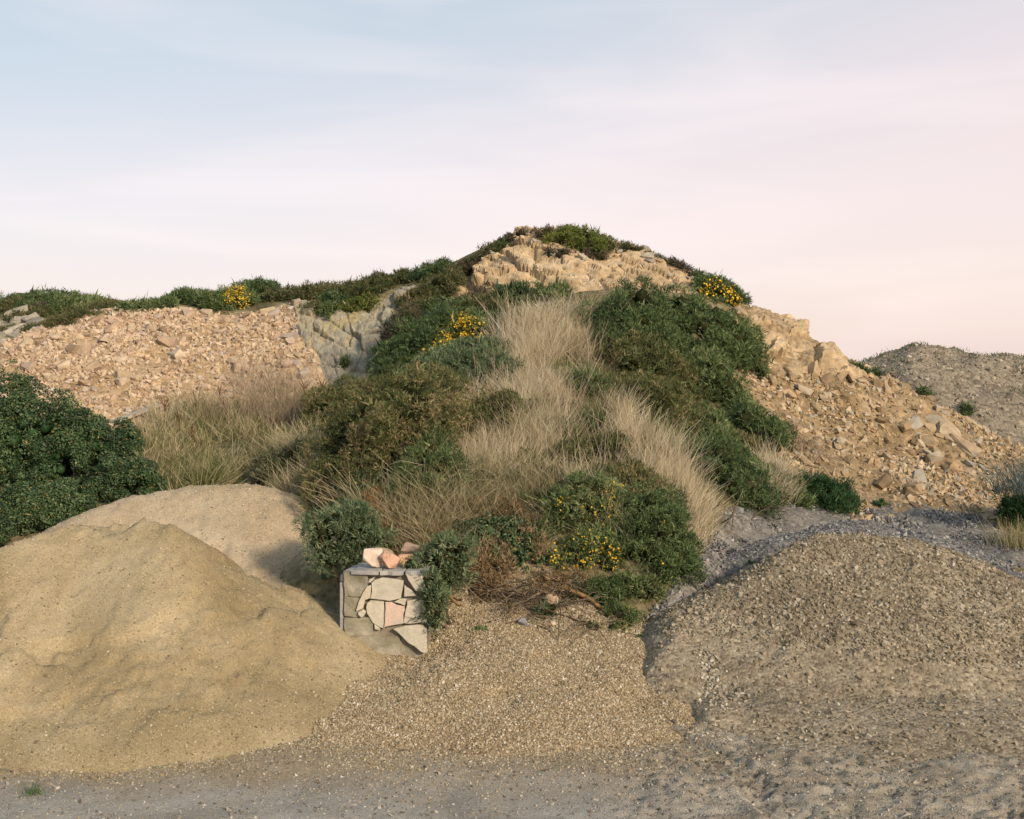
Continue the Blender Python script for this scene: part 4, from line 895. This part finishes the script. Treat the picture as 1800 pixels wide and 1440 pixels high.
_gx = np.arange(-18, 14, .08); _gy = np.arange(13, 37, .08); _GX, _GY = np.meshgrid(_gx, _gy); _GZ = hill(_GX, _GY)
_GP = np.stack([_GX.ravel(), _GY.ravel(), _GZ.ravel()], 1); _gpx, _gpy = proj(_GP); _gok = top(_GP[:, 0], _GP[:, 1]) < _GP[:, 2] + .05
for zz in ('face', 'cliff', 'slide', 'bank'): _gok &= np.where(within(ZW[zz], _GP[:, 0], _GP[:, 1]), ZW[zz](_GP[:, 0], _GP[:, 1]), 0) < .35
_gb = fbm(_GP, .9, 3, 501)
def meadow(name, poly, n, L, wdt, pal, lean=(0, 0), curl=.5, seed=1, clump=1.3, label=None, edge=0., per=12, spread=.06, xy=None):
    """tufts: every tuft has its own lean, height and colour"""
    r = np.random.default_rng(seed); jx = r.normal(0, edge, len(_gpx)) if edge else 0; jy = r.normal(0, edge, len(_gpx)) if edge else 0
    w = (inpoly(_gpx + jx, _gpy + jy, poly) & _gok) * np.clip(.5 + np.roll(_gb, seed * 977) * clump, .02, 1.)
    nt_ = n // per; i = r.choice(len(w), nt_, p=w / w.sum()); T = _GP[i] + r.uniform(-.04, .04, (nt_, 3)) * (1, 1, 0)
    ti = np.repeat(np.arange(nt_), per); n = len(ti); P = T[ti] + r.normal(0, spread, (n, 3)) * (1, 1, 0); P[:, 2] = hill(P[:, 0], P[:, 1]) - .03
    hgt = np.clip(1 + fbm(T, .8, 3, seed + 60) * .45, .4, 1.6) * r.uniform(.35, 1.4, nt_)
    ln = np.stack([lean[0] + r.normal(0, .42, nt_), lean[1] + r.normal(0, .42, nt_)], 1)[ti]; tt = np.clip(r.beta(1.3, 1.1, nt_) + fbm(T, .7, 3, seed + 70) * .25, 0, 1)[ti]
    out = nrm(P - T[ti]) * .35
    V, F, t = blades(P, r.uniform(L[0], L[1], n) * hgt[ti], r.uniform(wdt[0], wdt[1], n) * (P[:, 1] / 17), (ln[:, 0] + out[:, 0], ln[:, 1] + out[:, 1]), pal, r, curl, tint=np.clip(tt + r.normal(0, .14, n), 0, 1))
    o = mobj(name, V, F, PAL[pal], None, t); return tag(o, label, 'grass', None, 'stuff')
# ------------------------------------------------------------------ grass cover
meadow('dry_grass', [(870,600),(950,560),(1045,540),(1050,560),(1035,620),(1070,680),(1130,760),(1200,830),(1250,905),(1262,960),(1225,990),(1180,900),(1090,850),(1000,880),(930,930),(860,900),(820,850),(830,760),(900,760),(830,700),(760,680),(850,640),(900,600)],
       34000, (.20, .55), (.006, .011), 'straw', (.04, -.05), .3, seed=11, label='pale dry grass covering the middle of the hillside', edge=8)
meadow('green_undergrowth', [(870,600),(950,560),(1045,540),(1050,560),(1070,680),(1130,760),(1200,830),(1250,905),(1262,960),(1225,990),(1090,850),(930,930),(820,850),(830,760),(760,680),(850,640)], 9000, (.08, .22), (.008, .015), 'greengrass', (0, 0), .8, seed=31, clump=1.6, label='green grass and herbs under the dry grass of the hillside', edge=8)
meadow('tall_dry_grass', [(860,610),(930,570),(1000,548),(1045,535),(1045,570),(1030,610),(980,630),(900,640)], 4200, (.4, .8), (.005, .009), 'straw', (.08, 0), .25, seed=12, label='tall straw stems below the hilltop quarry face')
meadow('green_grass', [(1000,640),(1080,620),(1160,700),(1260,780),(1380,860),(1400,905),(1300,930),(1200,850),(1100,780),(1010,720)], 6000, (.15, .35), (.008, .014), 'greengrass', (.1, -.1), .8, seed=13, label='green grass along the edge of the large gorse', edge=10)
meadow('dry_grass', [(1120,790),(1200,820),(1260,900),(1250,980),(1200,1010),(1170,930),(1120,850)], 4200, (.12, .34), (.007, .012), 'straw', (.02, -.08), .35, seed=14, label='pale grass combed over beside the flowering gorse', edge=6)
meadow('dry_grass', [(1310,880),(1360,830),(1420,860),(1400,900),(1330,905)], 2500, (.3, .6), (.007, .012), 'straw', (.05, -.1), .4, seed=15, label='dry grass between the dark gorse by the gravel', edge=6)
meadow('meadow_grass', [(210,770),(260,740),(380,705),(560,690),(590,740),(560,800),(520,850),(460,880),(260,870),(200,830)], 20000, (.22, .55), (.009, .015), 'strawgreen', (.05, -.1), .8, seed=16, label='mixed dry grass in the hollow below the scree', edge=8)
meadow('feathery_stalks', [(380,690),(430,660),(540,680),(575,720),(540,760),(420,760),(330,745),(270,750)], 3200, (.4, .85), (.004, .006), 'stalk', (.03, 0), .3, seed=17, label='thin feathery dead stalks in front of the scree', edge=10)
meadow('meadow_grass', [(440,800),(560,790),(640,830),(640,900),(560,910),(480,880)], 9000, (.25, .55), (.008, .013), 'strawgreen', (.1, -.1), .9, seed=18, label='tangled grass between the sand heap and spent gorse', edge=8)
meadow('rough_grass', [(700,850),(850,820),(1000,850),(1100,900),(1150,1000),(1130,1080),(950,1050),(760,1020),(660,940)], 16000, (.2, .5), (.006, .010), 'strawgreen', (.05, -.2), 1.0, seed=19, label='dead grass tangled through the scrub at the foot of the hill', edge=10)
meadow('heath_cover', [(-60,540),(60,520),(200,535),(300,545),(420,515),(560,515),(700,490),(780,475),(860,440),(900,415),(870,460),(800,525),(700,560),(640,545),(560,545),(430,552),(300,548),(190,560),(90,580),(-60,570)], 14000, (.06, .14), (.015, .026), 'heather', (0, 0), .8, xy=(-18, 2, 24, 36), seed=20, label='low heath covering the ridge behind the scree')
meadow('heath_cover', [(700,560),(830,545),(1000,515),(1040,520),(900,600),(800,640),(690,660),(680,600)], 9000, (.08, .18), (.012, .02), 'heather', (0, 0), .8, seed=21, label='low heath under the ochre face')
meadow('seeding_stems', [(870,600),(950,560),(1045,540),(1050,560),(1070,680),(1130,760),(1200,830),(1250,905),(1225,990),(1090,850),(930,930),(820,850),(830,760),(760,680),(850,640)], 2600, (.4, .8), (.006, .010), 'stalk', (.06, -.05), .15, seed=41, clump=1.5, label='stiff brown stems standing through the dry grass', edge=10, per=3, spread=.1)
# ------------------------------------------------------------------ the spur's gorse, heather and scrub
B = bush
B('gorse_bush', 690, 770, 300, 230, 'largest gorse, brown with spent flowers, on the near slope above the wall end', 'olive', dens=1.0)
B('gorse_bush', 590, 735, 130, 120, 'brownish gorse at the lower side of the largest spent gorse, next to the meadow', 'olive')
B('gorse_bush', 760, 850, 170, 130, 'dark lower gorse under the largest spent gorse', 'gorse')
B('gorse_bush', 885, 735, 105, 85, 'lone spent gorse standing in the dry grass', 'olive', tb=-.05)
B('gorse_bush', 800, 650, 245, 90, 'wide grey green gorse below the yellow flowering gorse', 'grey')
B('gorse_bush', 875, 660, 90, 70, 'grey green gorse touching the dry grass below the yellow one', 'grey')
B('gorse_bush', 735, 610, 150, 110, 'dark green gorse right of the grey rock face', 'dark')
B('heather_bush', 700, 600, 70, 110, 'purple brown heather at the foot of the rock face', 'purple', 'heather')
B('gorse_bush', 690, 655, 80, 60, 'dark shaded shrub in the corner under the rock face', 'dark')
B('gorse_bush', 815, 590, 95, 75, 'gorse in full yellow bloom beside the dry grass', 'gorse', flowers=[(812,578,34),(780,606,22),(845,600,14),(800,590,22)], fl_p=.75)
B('gorse_bush', 772, 618, 56, 40, 'small gorse with yellow sprays trailing from the blooming one', 'gorse', flowers=[(775,612,20),(755,626,16)], fl_p=.6)
for k, (x, y, w, h, p, l) in enumerate([(730,560,90,50,'heather','heather mound above the dark green gorse'),(790,555,90,55,'dark','dark heather at the foot of the ochre face slope'),(850,545,100,50,'heather','heather strip under the ochre quarry face'),(910,525,90,45,'dark','dark scrub below the middle of the ochre face'),(965,520,70,40,'gorse','gorse scrub where dry grass meets the ochre face'),(880,572,80,46,'dark','dark gorse behind the blooming yellow one'),(835,525,50,26,'purple','brown heather on the ochre scree fan')]):
    B('heather_bush', x, y, w, h, l, p, 'heather')
B('gorse_bush', 1112, 576, 160, 150, 'tall dark gorse at the top edge of the dry grass', 'dark', tb=.12)
B('gorse_bush', 1238, 592, 175, 150, 'broad dark gorse below the yellow bloom at the hill shoulder', 'dark', tb=.08)
B('gorse_bush', 1268, 520, 84, 46, 'gorse covered in yellow bloom on the skyline shoulder', 'dark', flowers=[(1252,512,22),(1282,526,24),(1265,518,16)], fl_p=.9)
B('gorse_bush', 1290, 600, 80, 120, 'gorse on the shoulder next to the rockslide', 'gorse')
B('gorse_bush', 1150, 655, 170, 110, 'spent brownish gorse in the middle of the dark gorse', 'olive', tb=-.08)
B('gorse_bush', 1170, 715, 150, 100, 'grey brown gorse at the lower edge of the dark gorse mass', 'olive', tb=-.05)
B('gorse_bush', 1260, 680, 120, 120, 'green gorse between the shoulder and the rubble slope', 'gorse')
B('gorse_bush', 1240, 760, 130, 90, 'olive gorse below the grey brown gorse', 'gorse')
B('gorse_bush', 1342, 765, 110, 95, 'dark green gorse against the foot of the rockslide', 'dark')
B('gorse_bush', 1090, 610, 90, 80, 'dark gorse beside the tall straw stems', 'dark')
B('gorse_bush', 1280, 838, 150, 130, 'dark round gorse above the bare broken branches', 'dark', tb=.1)
B('gorse_bush', 1352, 855, 110, 75, 'green gorse between the round gorse and the deep green shrub', 'gorse')
B('juniper_shrub', 1456, 876, 120, 72, 'deep green dense shrub behind the gravel heap', 'deep', 'shrub')
B('gorse_bush', 1030, 680, 70, 60, 'small gorse sprouting in the dry grass midway up', 'gorse')
B('gorse_bush', 1075, 790, 75, 60, 'small dark gorse in dry grass above the flowering gorse', 'olive', tb=-.15)
B('gorse_bush', 1010, 800, 70, 45, 'faded gorse sprig in the straw above the flowering gorse', 'olive')
# flowering gorse at the foot
B('gorse_bush', 1035, 895, 170, 130, 'gorse with scattered yellow flowers at the foot of the hill, upper one', 'gorse', flowers=[(1062,895,26),(1040,905,26),(1075,862,18),(990,885,16)], fl_p=.16, tb=.08)
B('gorse_bush', 1035, 975, 145, 95, 'low gorse thick with yellow flowers just above the gravel', 'gorse', flowers=[(1040,985,58),(990,975,30),(1075,985,30)], fl_p=.22, tb=.05)
B('gorse_bush', 1155, 945, 140, 190, 'tall dark gorse at the hill foot beside combed grass', 'dark', flowers=[(1150,960,60),(1215,985,20)], fl_p=.012, tb=.1)
B('gorse_bush', 1110, 860, 150, 90, 'olive gorse above the tall dark foot gorse', 'olive', tb=-.1)
B('gorse_bush', 1120, 1035, 90, 55, 'sparse gorse trailing onto the grey gravel', 'gorse', gap=.15)
B('gorse_bush', 1060, 1088, 140, 42, 'low gorse sprig lying on the pea gravel with few yellow flowers', 'gorse', flowers=[(1095,1085,26)], fl_p=.04, gap=.1)
B('gorse_bush', 963, 1077, 40, 32, 'tiny gorse sprig beside the buff stone', 'grey')
B('gorse_bush', 612, 945, 150, 118, 'grey green gorse behind the wall end beside the sand heap', 'grey', Y=14.75, clump=.16)
B('gorse_bush', 784, 990, 96, 112, 'grey green gorse leaning over the corner of the wall end', 'grey', Y=13.75, stems=3, clump=.15)
B('gorse_bush', 762, 1055, 50, 112, 'gorse branch hanging down the edge of the flagstone wall', 'grey', Y=13.36, stems=0, clump=.13)
B('gorse_bush', 727, 993, 22, 18, 'tiny gorse tuft growing on the wall cap', 'grey', Y=13.62, stems=2)
B('dead_gorse', 800, 925, 180, 75, 'dead brown gorse behind the wall end', 'dead', 'dead bush', gap=.2)
B('dead_gorse', 700, 915, 90, 45, 'dead brown twigs between the grey green gorse and bracken', 'dead', 'dead bush', gap=.2)
B('dead_gorse', 905, 1040, 130, 60, 'dead brown brush spilling over the pea gravel', 'dead', 'dead bush', gap=.05, bare=1, dens=.5)
B('dead_gorse', 940, 930, 80, 50, 'withered gorse left of the flowering gorse', 'dead', 'dead bush', gap=.2)
B('dead_bracken', 695, 880, 110, 52, 'rust orange dead bracken behind the wall end', 'bracken', 'bracken', gap=.1, bare=1)
B('bramble_patch', 880, 950, 150, 90, 'bramble with small green leaves in the middle of the scrub', 'bramble', 'bramble', kind='leaf', gap=.15, dens=.5, sz=.8)
B('bramble_patch', 640, 860, 130, 70, 'bramble in the shade under the largest spent gorse', 'bramble', 'bramble', kind='leaf', dens=.5, sz=.8)
B('leafy_plant', 795, 878, 46, 40, 'bright green leafy plant in the scrub above the dead gorse', 'weed', 'plant', kind='leafplain', dens=.5, sz=.8)
B('pale_scrub', 490, 828, 110, 80, 'pale green scrub where the meadow meets the sand heap', 'scrub', 'scrub', gap=.15, bare=0)
B('pale_scrub', 575, 860, 80, 80, 'thin scrub with pale twigs next to the spent gorse', 'scrub', 'scrub', gap=.1)
B('dry_shrub', 1420, 790, 64, 56, 'grey leafless twiggy shrub on the rockslide foot', 'stalk', 'shrub', bare=1, dens=.35, gap=.1, wid=.05)
for (x, y, w, h, p, c, l, kw) in [
 (950,720,44,30,'olive','gorse bush','small faded gorse right of the lone spent gorse',{}),(985,760,50,34,'gorse','gorse bush','small green gorse in the middle of the dry grass',{}),(925,820,60,44,'olive','gorse bush','straggly gorse in straw above the scrub',{}),(1040,745,40,36,'dark','gorse bush','dark sprig at the lower edge of the green grass',{}),
 (960,850,70,50,'scrub','scrub','pale scrub left of the upper flowering gorse',dict(gap=.1)),(870,850,80,60,'scrub','scrub','pale tangled scrub above the bramble patch',dict(gap=.12)),(1140,800,50,40,'olive','gorse bush','faded gorse at the upper end of the combed grass',{}),(1190,800,60,50,'gorse','gorse bush','green gorse at the lower end of the dark gorse mass',{}),
 (750,950,90,60,'dead','dead bush','dead brown gorse close behind the rocks on the wall',dict(gap=.1)),(860,1000,110,60,'dead','dead bush','brown brush right of the leaning gorse',dict(gap=.1)),(930,985,60,50,'bramble','bramble','dark bramble between the brush and the low flowering gorse',dict(kind='leaf', sz=.7, dens=.6)),(845,965,70,50,'olive','gorse bush','half dead gorse right behind the leaning gorse',{}),
 (700,960,70,40,'dead','dead bush','brown twigs at the back corner of the wall end',dict(gap=.05)),(1010,1040,60,36,'scrub','scrub','dry scrub beside the grey log',dict(gap=.05)),(940,890,70,50,'gorse','gorse bush','small gorse left of the upper flowering gorse',{}),(1180,880,60,70,'olive','gorse bush','brownish gorse at the edge of the combed grass',{}),(560,915,40,40,'grey','gorse bush','little grey gorse at the edge of the sand',{}),
 (690,945,100,56,'dead','dead bush','dead brown gorse between the grey green gorse and the wall top',dict(gap=.05)),(830,1010,120,56,'dead','dead bush','matted brown brush right of the flagstone wall',dict(gap=.08, bare=1)),(905,965,110,70,'dead','dead bush','withered brown gorse in the middle of the foot scrub',dict(gap=.06)),(980,1030,90,46,'dead','dead bush','brown twigs over the grey log',dict(gap=.05, bare=1)),(770,905,120,56,'olive','gorse bush','olive gorse over the dead brush above the wall',{}),(880,905,90,60,'dead','dead bush','upright dead twigs below the pale tangled scrub',dict(gap=.08)),(1065,1045,80,40,'gorse','gorse bush','thin gorse between the low flowering gorse and the grey log',dict(gap=.1)),
 (1400,880,60,40,'gorse','gorse bush','low gorse left of the deep green shrub',{}),(1310,790,60,50,'olive','gorse bush','olive gorse above the gap in the dark gorse',{})]:
    B({'gorse bush': 'gorse_bush', 'dead bush': 'dead_gorse', 'scrub': 'pale_scrub', 'bramble': 'bramble_patch'}[c], x, y, w, h, l, p, c, **kw)
# bramble thicket on the left
for (x, y, w, h, Yb, l) in [(-40, 800, 300, 330, 19.2, 'tallest part of the dark bramble thicket at the left edge'), (70, 808, 250, 270, 18.9, 'bramble thicket sloping down from the left edge'), (150, 825, 200, 190, 18.5, 'bramble thicket shoulder above the sand heap'), (222, 855, 130, 100, 18.0, 'low end of the bramble thicket by the meadow'), (60, 905, 230, 110, 17.2, 'front of the bramble thicket behind the sand heap crest'), (-30, 925, 120, 110, 16.4, 'bramble at the very left end of the sand heap')]:
    B('bramble_thicket', x, y, w, h, l, 'bramble', 'bramble', kind='leaf', dens=1.0, sz=.58, depth=.6, stems=int(w / 14), Y=Yb, clump=.19, rag=.13, grow=1.06)
# right edge
B('dark_shrub', 1796, 915, 80, 130, 'dark shrub at the far right edge with blue grey grass over it', 'deep', 'shrub')
# ridge
for (x, y, w, h, p, l, fl) in [
 (325,528,58,36,'dark','round dark green gorse on the ridge above the scree',None),(375,535,60,40,'gorse','gorse on the ridge beside the yellow one',None),
 (415,530,70,46,'gorse','ridge gorse with two bright yellow patches',[(412,518,22),(430,540,18),(388,550,12)]),(455,512,66,34,'dark','dark gorse behind the yellow ridge gorse',None),
 (500,522,60,26,'heather','heather on the ridge above the pink scree top',None),(560,520,80,36,'heather','heather mound above the grey rock face',None),(600,528,60,34,'dark','dark green cushion hanging over the rock face',None),
 (640,515,80,40,'heather','wide heather mound on the ridge over the rock face',None),(665,500,60,30,'purple','purple brown heather on the ridge line',None),(550,543,36,18,'heather','small heather tuft on the lip of the rock face',None),
 (590,545,50,26,'gorse','green cushion on the lip of the grey face',None),(635,538,60,24,'lime','bright green cushion at the top of the grey face',None),(705,492,56,26,'heather','heather on the ridge midway to the crown',None),(725,535,46,34,'heather','heather between the grey rocks',None),
 (760,480,60,28,'dark','dark heather on the rising ridge',None),(775,510,70,46,'heather','broad heather below the rising ridge',None),(810,478,50,26,'heather','heather close to the ochre face on the ridge',None),(830,468,44,24,'purple','brown heather climbing toward the crown',None),
 (856,450,46,24,'heather','heather on the steep ridge near the crown',None),(880,432,36,18,'dark','dark tuft just under the crown',None),(905,416,44,14,'purple','low heather on the left shoulder of the crown',None),
 (957,412,40,24,'purple','round dark heather on the very crown',None),(1020,424,140,54,'lime','bright green cushion on the hilltop',None),(1062,432,50,36,'heather','heather at the end of the hilltop cushion',None),(1000,408,50,14,'purple','dark heather behind the hilltop cushion',None),
 (980,446,60,16,'purple','trailing heather under the hilltop cushion',None),(1045,450,50,20,'purple','overhanging dark heather on the lip of the ochre face',None),(1110,438,40,16,'heather','small heather beyond the hilltop cushion',None),(1150,458,50,22,'heather','heather halfway down the far side of the crown',None),
 (1195,474,60,26,'purple','brown heather on the falling skyline',None),(1232,490,44,22,'dark','dark heather above the yellow shoulder gorse',None),(1272,503,56,24,'dark','dark scrub on the skyline above the yellow flowers',None),(1300,525,36,22,'dark','last dark scrub on the skyline before the rockslide',None),
 (60,535,120,36,'dark','dark green scrub on the ridge under the low roof',None),(140,538,90,30,'gorse','green scrub on the ridge right of the low roof',None),(10,548,60,34,'heather','heather at the left end of the ridge',None),(40,560,90,26,'heather','heather mat above the grey outcrop',None),(120,565,80,24,'heather','heather tongue reaching down to the scree',None),
 (190,545,60,20,'heather','heather where the ridge dips behind the scree',None),(250,540,60,20,'gorse','low gorse behind the top of the scree',None),(290,538,40,22,'gorse','low gorse next to the round dark gorse',None),(75,548,50,20,'purple','grey dead heather on the left ridge',None),(20,585,40,14,'heather','heather cushion on the grey outcrop',None),(60,580,40,12,'heather','second heather cushion on the grey outcrop',None),
 (605,640,14,14,'dark','single dark tuft on the grey rock face',None),(1515,652,40,20,'dark','small shrub on the crest of the rockslide',None),(1540,660,26,12,'dark','low shrub tailing down the crest of the rockslide',None),(1622,692,26,14,'dark','green tuft at the edge of the rockslide below its crest',None),(1700,722,30,14,'dark','green tuft low on the edge of the rockslide',None),(1335,655,26,40,'gorse','narrow shrub beside the rockslide below the shoulder',None)]:
    isg = 'gorse' in l or 'shrub' in l or 'scrub' in l
    B('gorse_bush' if isg else 'heather_bush', x, y, w, h, l, p, 'gorse bush' if 'gorse' in l else ('shrub' if isg else 'heather'), flowers=fl, fl_p=.95, lift=.3, sz=.75, clump=.16, grow=1.32 if x < 880 else .95, stems=0 if w < 60 else 4)
# crooked bare branches and canes
def branches(name, spots, n, L, r0, label, cat='branch', pal=None, sag=.05, wob=.25, up=.3, seed=1, forks=2):
    r = np.random.default_rng(seed); P = np.array([hit(*s) for s in spots]); P = P[r.integers(len(P), size=n)] + r.normal(0, .12, (n, 3)) * (1, 1, .1); P[:, 2] = top(P[:, 0], P[:, 1]) + .02
    D = np.stack([r.normal(0, 1, n), r.normal(-.3, .7, n), r.uniform(.05, up * 2, n)], 1); ln = r.uniform(L[0], L[1], n)
    V, F, t, C = bend_tubes(P, D, ln, np.full(n, r0) * r.uniform(.6, 1.2, n), np.full(n, r0 * .25), 8, sag, wob, r, 4)
    o = empty(name, P.mean(0)); tag(o, label, cat)
    nv, nf = 9 * 4, 8; Fr = F.reshape(4, n, 8, 4)
    for q in range(n): mobj('branch', V[q * nv:(q + 1) * nv], Fr[:, q].reshape(-1, 4) - q * nv, pal or M_TWIG, o, np.full(32, t[q * 8]))
    i = r.integers(2, 7, n * forks); pi = np.repeat(np.arange(n), forks); P2_ = C[pi, i]; D2 = nrm(C[pi, i + 1] - C[pi, i]) + r.normal(0, .6, (n * forks, 3))
    V, F, t, _ = bend_tubes(P2_, D2, ln[pi] * .4, np.full(n * forks, r0 * .4), np.full(n * forks, r0 * .15), 5, sag, wob, r)
    tag(mobj('twigs', V, F, pal or M_TWIG, o, t), kind='stuff'); return o
branches('dead_branches', [(850,1050),(880,1060),(910,1055),(940,1065),(830,1035),(960,1070)], 46, (.5, 1.3), .011, 'tangle of bare dead branches on the pea gravel by the wall end', seed=3)
branches('dead_branches', [(1290,905),(1310,900),(1330,890),(1265,925)], 14, (.4, 1.0), .014, 'pale broken branches under the dark round gorse', 'branch', None, .02, .2, .5, 4)
branches('bramble_canes', [(800,880),(840,860),(880,880),(920,900),(760,880),(860,920)], 60, (.6, 1.5), .006, 'arching reddish bramble canes in the scrub above the dead branches', 'bramble', PAL['stalk'], .22, .18, .6, 5)
branches('bramble_canes', [(700,860),(730,840),(660,850),(640,830)], 26, (.5, 1.2), .006, 'thin pale canes under the largest spent gorse', 'bramble', PAL['stalk'], .2, .18, .6, 6)
branches('gorse_sprawl', [(1000,1075),(1050,1095),(1100,1100),(1020,1060)], 22, (.4, 1.0), .007, 'thin stems sprawling over the gravel below the flowering gorse', 'branch', None, .12, .15, .2, 7)
p = hit(760, 1030)
def root_log(px0, py0, px1, py1, Y0, Y1, r0, label, seed):
    a = pt(px0, py0, Y0); b = pt(px1, py1, Y1); V, F, t, _ = bend_tubes(a[None], (b - a)[None], np.array([np.linalg.norm(b - a)]), np.array([r0]), np.array([r0 * .55]), 9, 0, .10, np.random.default_rng(seed), 7)
    tag(mobj('dead_log', V, F, M_LOG, None, t, True), label, 'log')
M_LOG = rk('orange_brown_root', (.10, .055, .02), (.22, .125, .05), (.31, .20, .10))
root_log(770, 1030, 812, 1062, 13.85, 13.6, .030, 'crooked orange brown root beside the hanging gorse', 2)
root_log(985, 1030, 1075, 1065, 14.25, 13.95, .035, 'grey log lying in the gravel under the flowering gorse', 5)
# dock stalks standing in the meadow
for k, (px, py, h) in enumerate([(292,765,60),(318,770,52),(345,745,58),(385,740,54),(400,745,40),(540,735,62),(555,738,70),(340,790,44)]):
    a = hit(px, py); r = np.random.default_rng(900 + k); hh = h * a[1] / FPX; o = empty('dock_stalk', a)
    tag(o, ['rust brown dock stalk nearest the plank in the meadow', 'rust brown dock stalk just right of the plank', 'branching dock stalk below the middle of the scree', 'dock stalk below the feathery stalks', 'short dock stalk beside the feathery stalks', 'dark dock stalk in front of the rock face foot', 'tallest dark dock stalk next to the spent gorse', 'isolated dock stalk low in the meadow'][k], 'dock')
    V, F, t, C = bend_tubes(a[None], np.array([[r.normal(0, .12), 0, 1.]]), np.array([hh]), np.array([.011]), np.array([.004]), 6, 0, .05, r); mobj('stem', V, F, PAL['dock'], o, t)
    P0 = C[0, r.integers(2, 6, 9)]; V, F, t, C2 = bend_tubes(P0, np.stack([r.normal(0, .5, 9), r.normal(0, .5, 9), np.full(9, 1.)], 1), np.full(9, hh * .35), np.full(9, .009), np.full(9, .004), 4, 0, .1, r); tag(mobj('seed_head', V, F, PAL['dock'], o, t), kind='stuff')
# grasses and weeds
def tuft(name, px, py, n, L, wdt, pal, label, lean=(0, 0), spread=.1, curl=.7, seed=1, cat='grass tuft', z=None, parent=None):
    r = np.random.default_rng(seed); a = hit(px, py) if z is None else pt(px, py, z); P = a + r.normal(0, spread, (n, 3)) * (1, 1, 0); 
    if z is None: P[:, 2] = top(P[:, 0], P[:, 1]) - .01
    V, F, t = blades(P, r.uniform(*L, n), np.full(n, wdt), lean, pal, r, curl); return tag(mobj(name, V, F, PAL[pal], None, t), label, cat)
tuft('grass_tuft', 60, 1397, 70, (.05, .12), .006, 'weed', 'small green grass tuft growing in the yard grit', spread=.05, seed=2)
tuft('marram_tuft', 1806, 868, 420, (.4, .8), .010, 'marram', 'blue grey grass arching over the dark shrub at the right edge', (-.45, -.25), .28, .9, 3, 'grass tuft', 18.2)
tuft('grass_tuft', 1792, 965, 420, (.25, .55), .009, 'strawgreen', 'pale grass clump under the dark shrub at the right edge', (-.2, -.2), .2, .6, 4)
tuft('grass_tuft', 1420, 800, 260, (.15, .35), .008, 'stalk', 'grey dry tuft at the foot of the twiggy shrub', (.1, -.1), .25, .7, 6)
def weed(px, py, label, s=.05, n=14, seed=1, pal='weed'):
    r = np.random.default_rng(seed); a = hit(px, py); P = a + r.normal(0, s, (n, 3)) * (1, 1, .3) + (0, 0, s * .5); V, F, t = leaves(P, np.tile((0, -.4, 1.), (n, 1)), np.full(n, s * 1.9), r, r.random(n) * .9); tag(mobj('weed', V, F, PAL[pal], None, t), label, 'weed')
weed(844, 1107, 'small green weed in the pea gravel right of the wall end', .035, 12, 1); weed(862, 1095, 'second green weed in the gravel near the dead branches', .03, 9, 2)
weed(553, 985, 'green weed on the sand behind the wall end', .05, 12, 3, 'bramble'); weed(572, 1017, 'dark green weed at the foot of the grey green gorse', .05, 12, 4, 'bramble'); weed(1552, 888, 'green weed at the toe of the rockslide', .08, 20, 5); weed(1123, 1122, 'little weed on the grey gravel in the trough', .03, 8, 6)
weed(1320, 990, 'weed growing on the blue grey gravel', .04, 10, 7); weed(155, 884, 'red autumn leaves at the foot of the bramble', .04, 10, 8, 'bracken')
# weeds over the spoil heap: countless
P = scatter(HEAP, 1500, np.random.default_rng(5), cond=lambda P, px, py: fbm(P, .35, 3, 91) + (px - 1650) / 500 > .1)
rr = np.random.default_rng(6); Q = np.repeat(P, 14, 0) + rr.normal(0, .14, (len(P) * 14, 3)) * (1, 1, .25)
V, F, t = blades(Q, rr.uniform(.04, .15, len(Q)), np.full(len(Q), .03), (0, 0), 'greengrass', rr, .7); tag(mobj('weeds', V, F, PAL['greengrass'], heap, t), kind='stuff')
# plank, roof, wires
def beam(name, a, b, w, t, mat, label, cat):
    a, b = Vector(a), Vector(b); d = b - a; me = boxm(-d.length / 2, d.length / 2, -w / 2, w / 2, -t / 2, t / 2, .006); me.materials.append(mat); o = bpy.data.objects.new(name, me); COL.objects.link(o)
    o.location = (a + b) / 2; o.rotation_euler = d.to_track_quat('X', 'Z').to_euler(); return tag(o, label, cat)
M_PLANK = rk('weathered_timber', (.20, .17, .13), (.33, .29, .23), (.42, .38, .31))
a, b = hit(200, 750), hit(280, 722); beam('timber_plank', a + (0, 0, .10), b + (0, 0, .12), .22, .05, M_PLANK, 'weathered timber plank lying at the foot of the scree', 'plank')
M_ROOF = rk('dark_roof', (.03, .024, .022), (.05, .04, .036), (.07, .055, .05))
def roof():
    Yr = 40.; o = empty('low_roof', pt(60, 545, Yr)); tag(o, 'dark low roof edge showing over the ridge', 'roof')
    def slab(name, q, th, dep, mat):
        V = np.array([pt(x, y, Yr) for x, y in q] + [pt(x, y, Yr) + (0, dep, 0) for x, y in q]); n = len(q)
        mobj(name, V, [np.array([list(range(n))]), np.array([list(range(2 * n - 1, n - 1, -1))]), np.array([(k, (k + 1) % n + 0, (k + 1) % n + n, k + n) for k in range(n)])], mat, o)
    slab('roof_sheet', [(27, 515), (32, 514.5), (92, 519.5), (92, 523), (33, 518.5)], .1, 6., M_ROOF); slab('wall', [(35, 519), (88, 523), (88, 560), (38, 560)], .1, 5.5, M_ROOF)
roof()
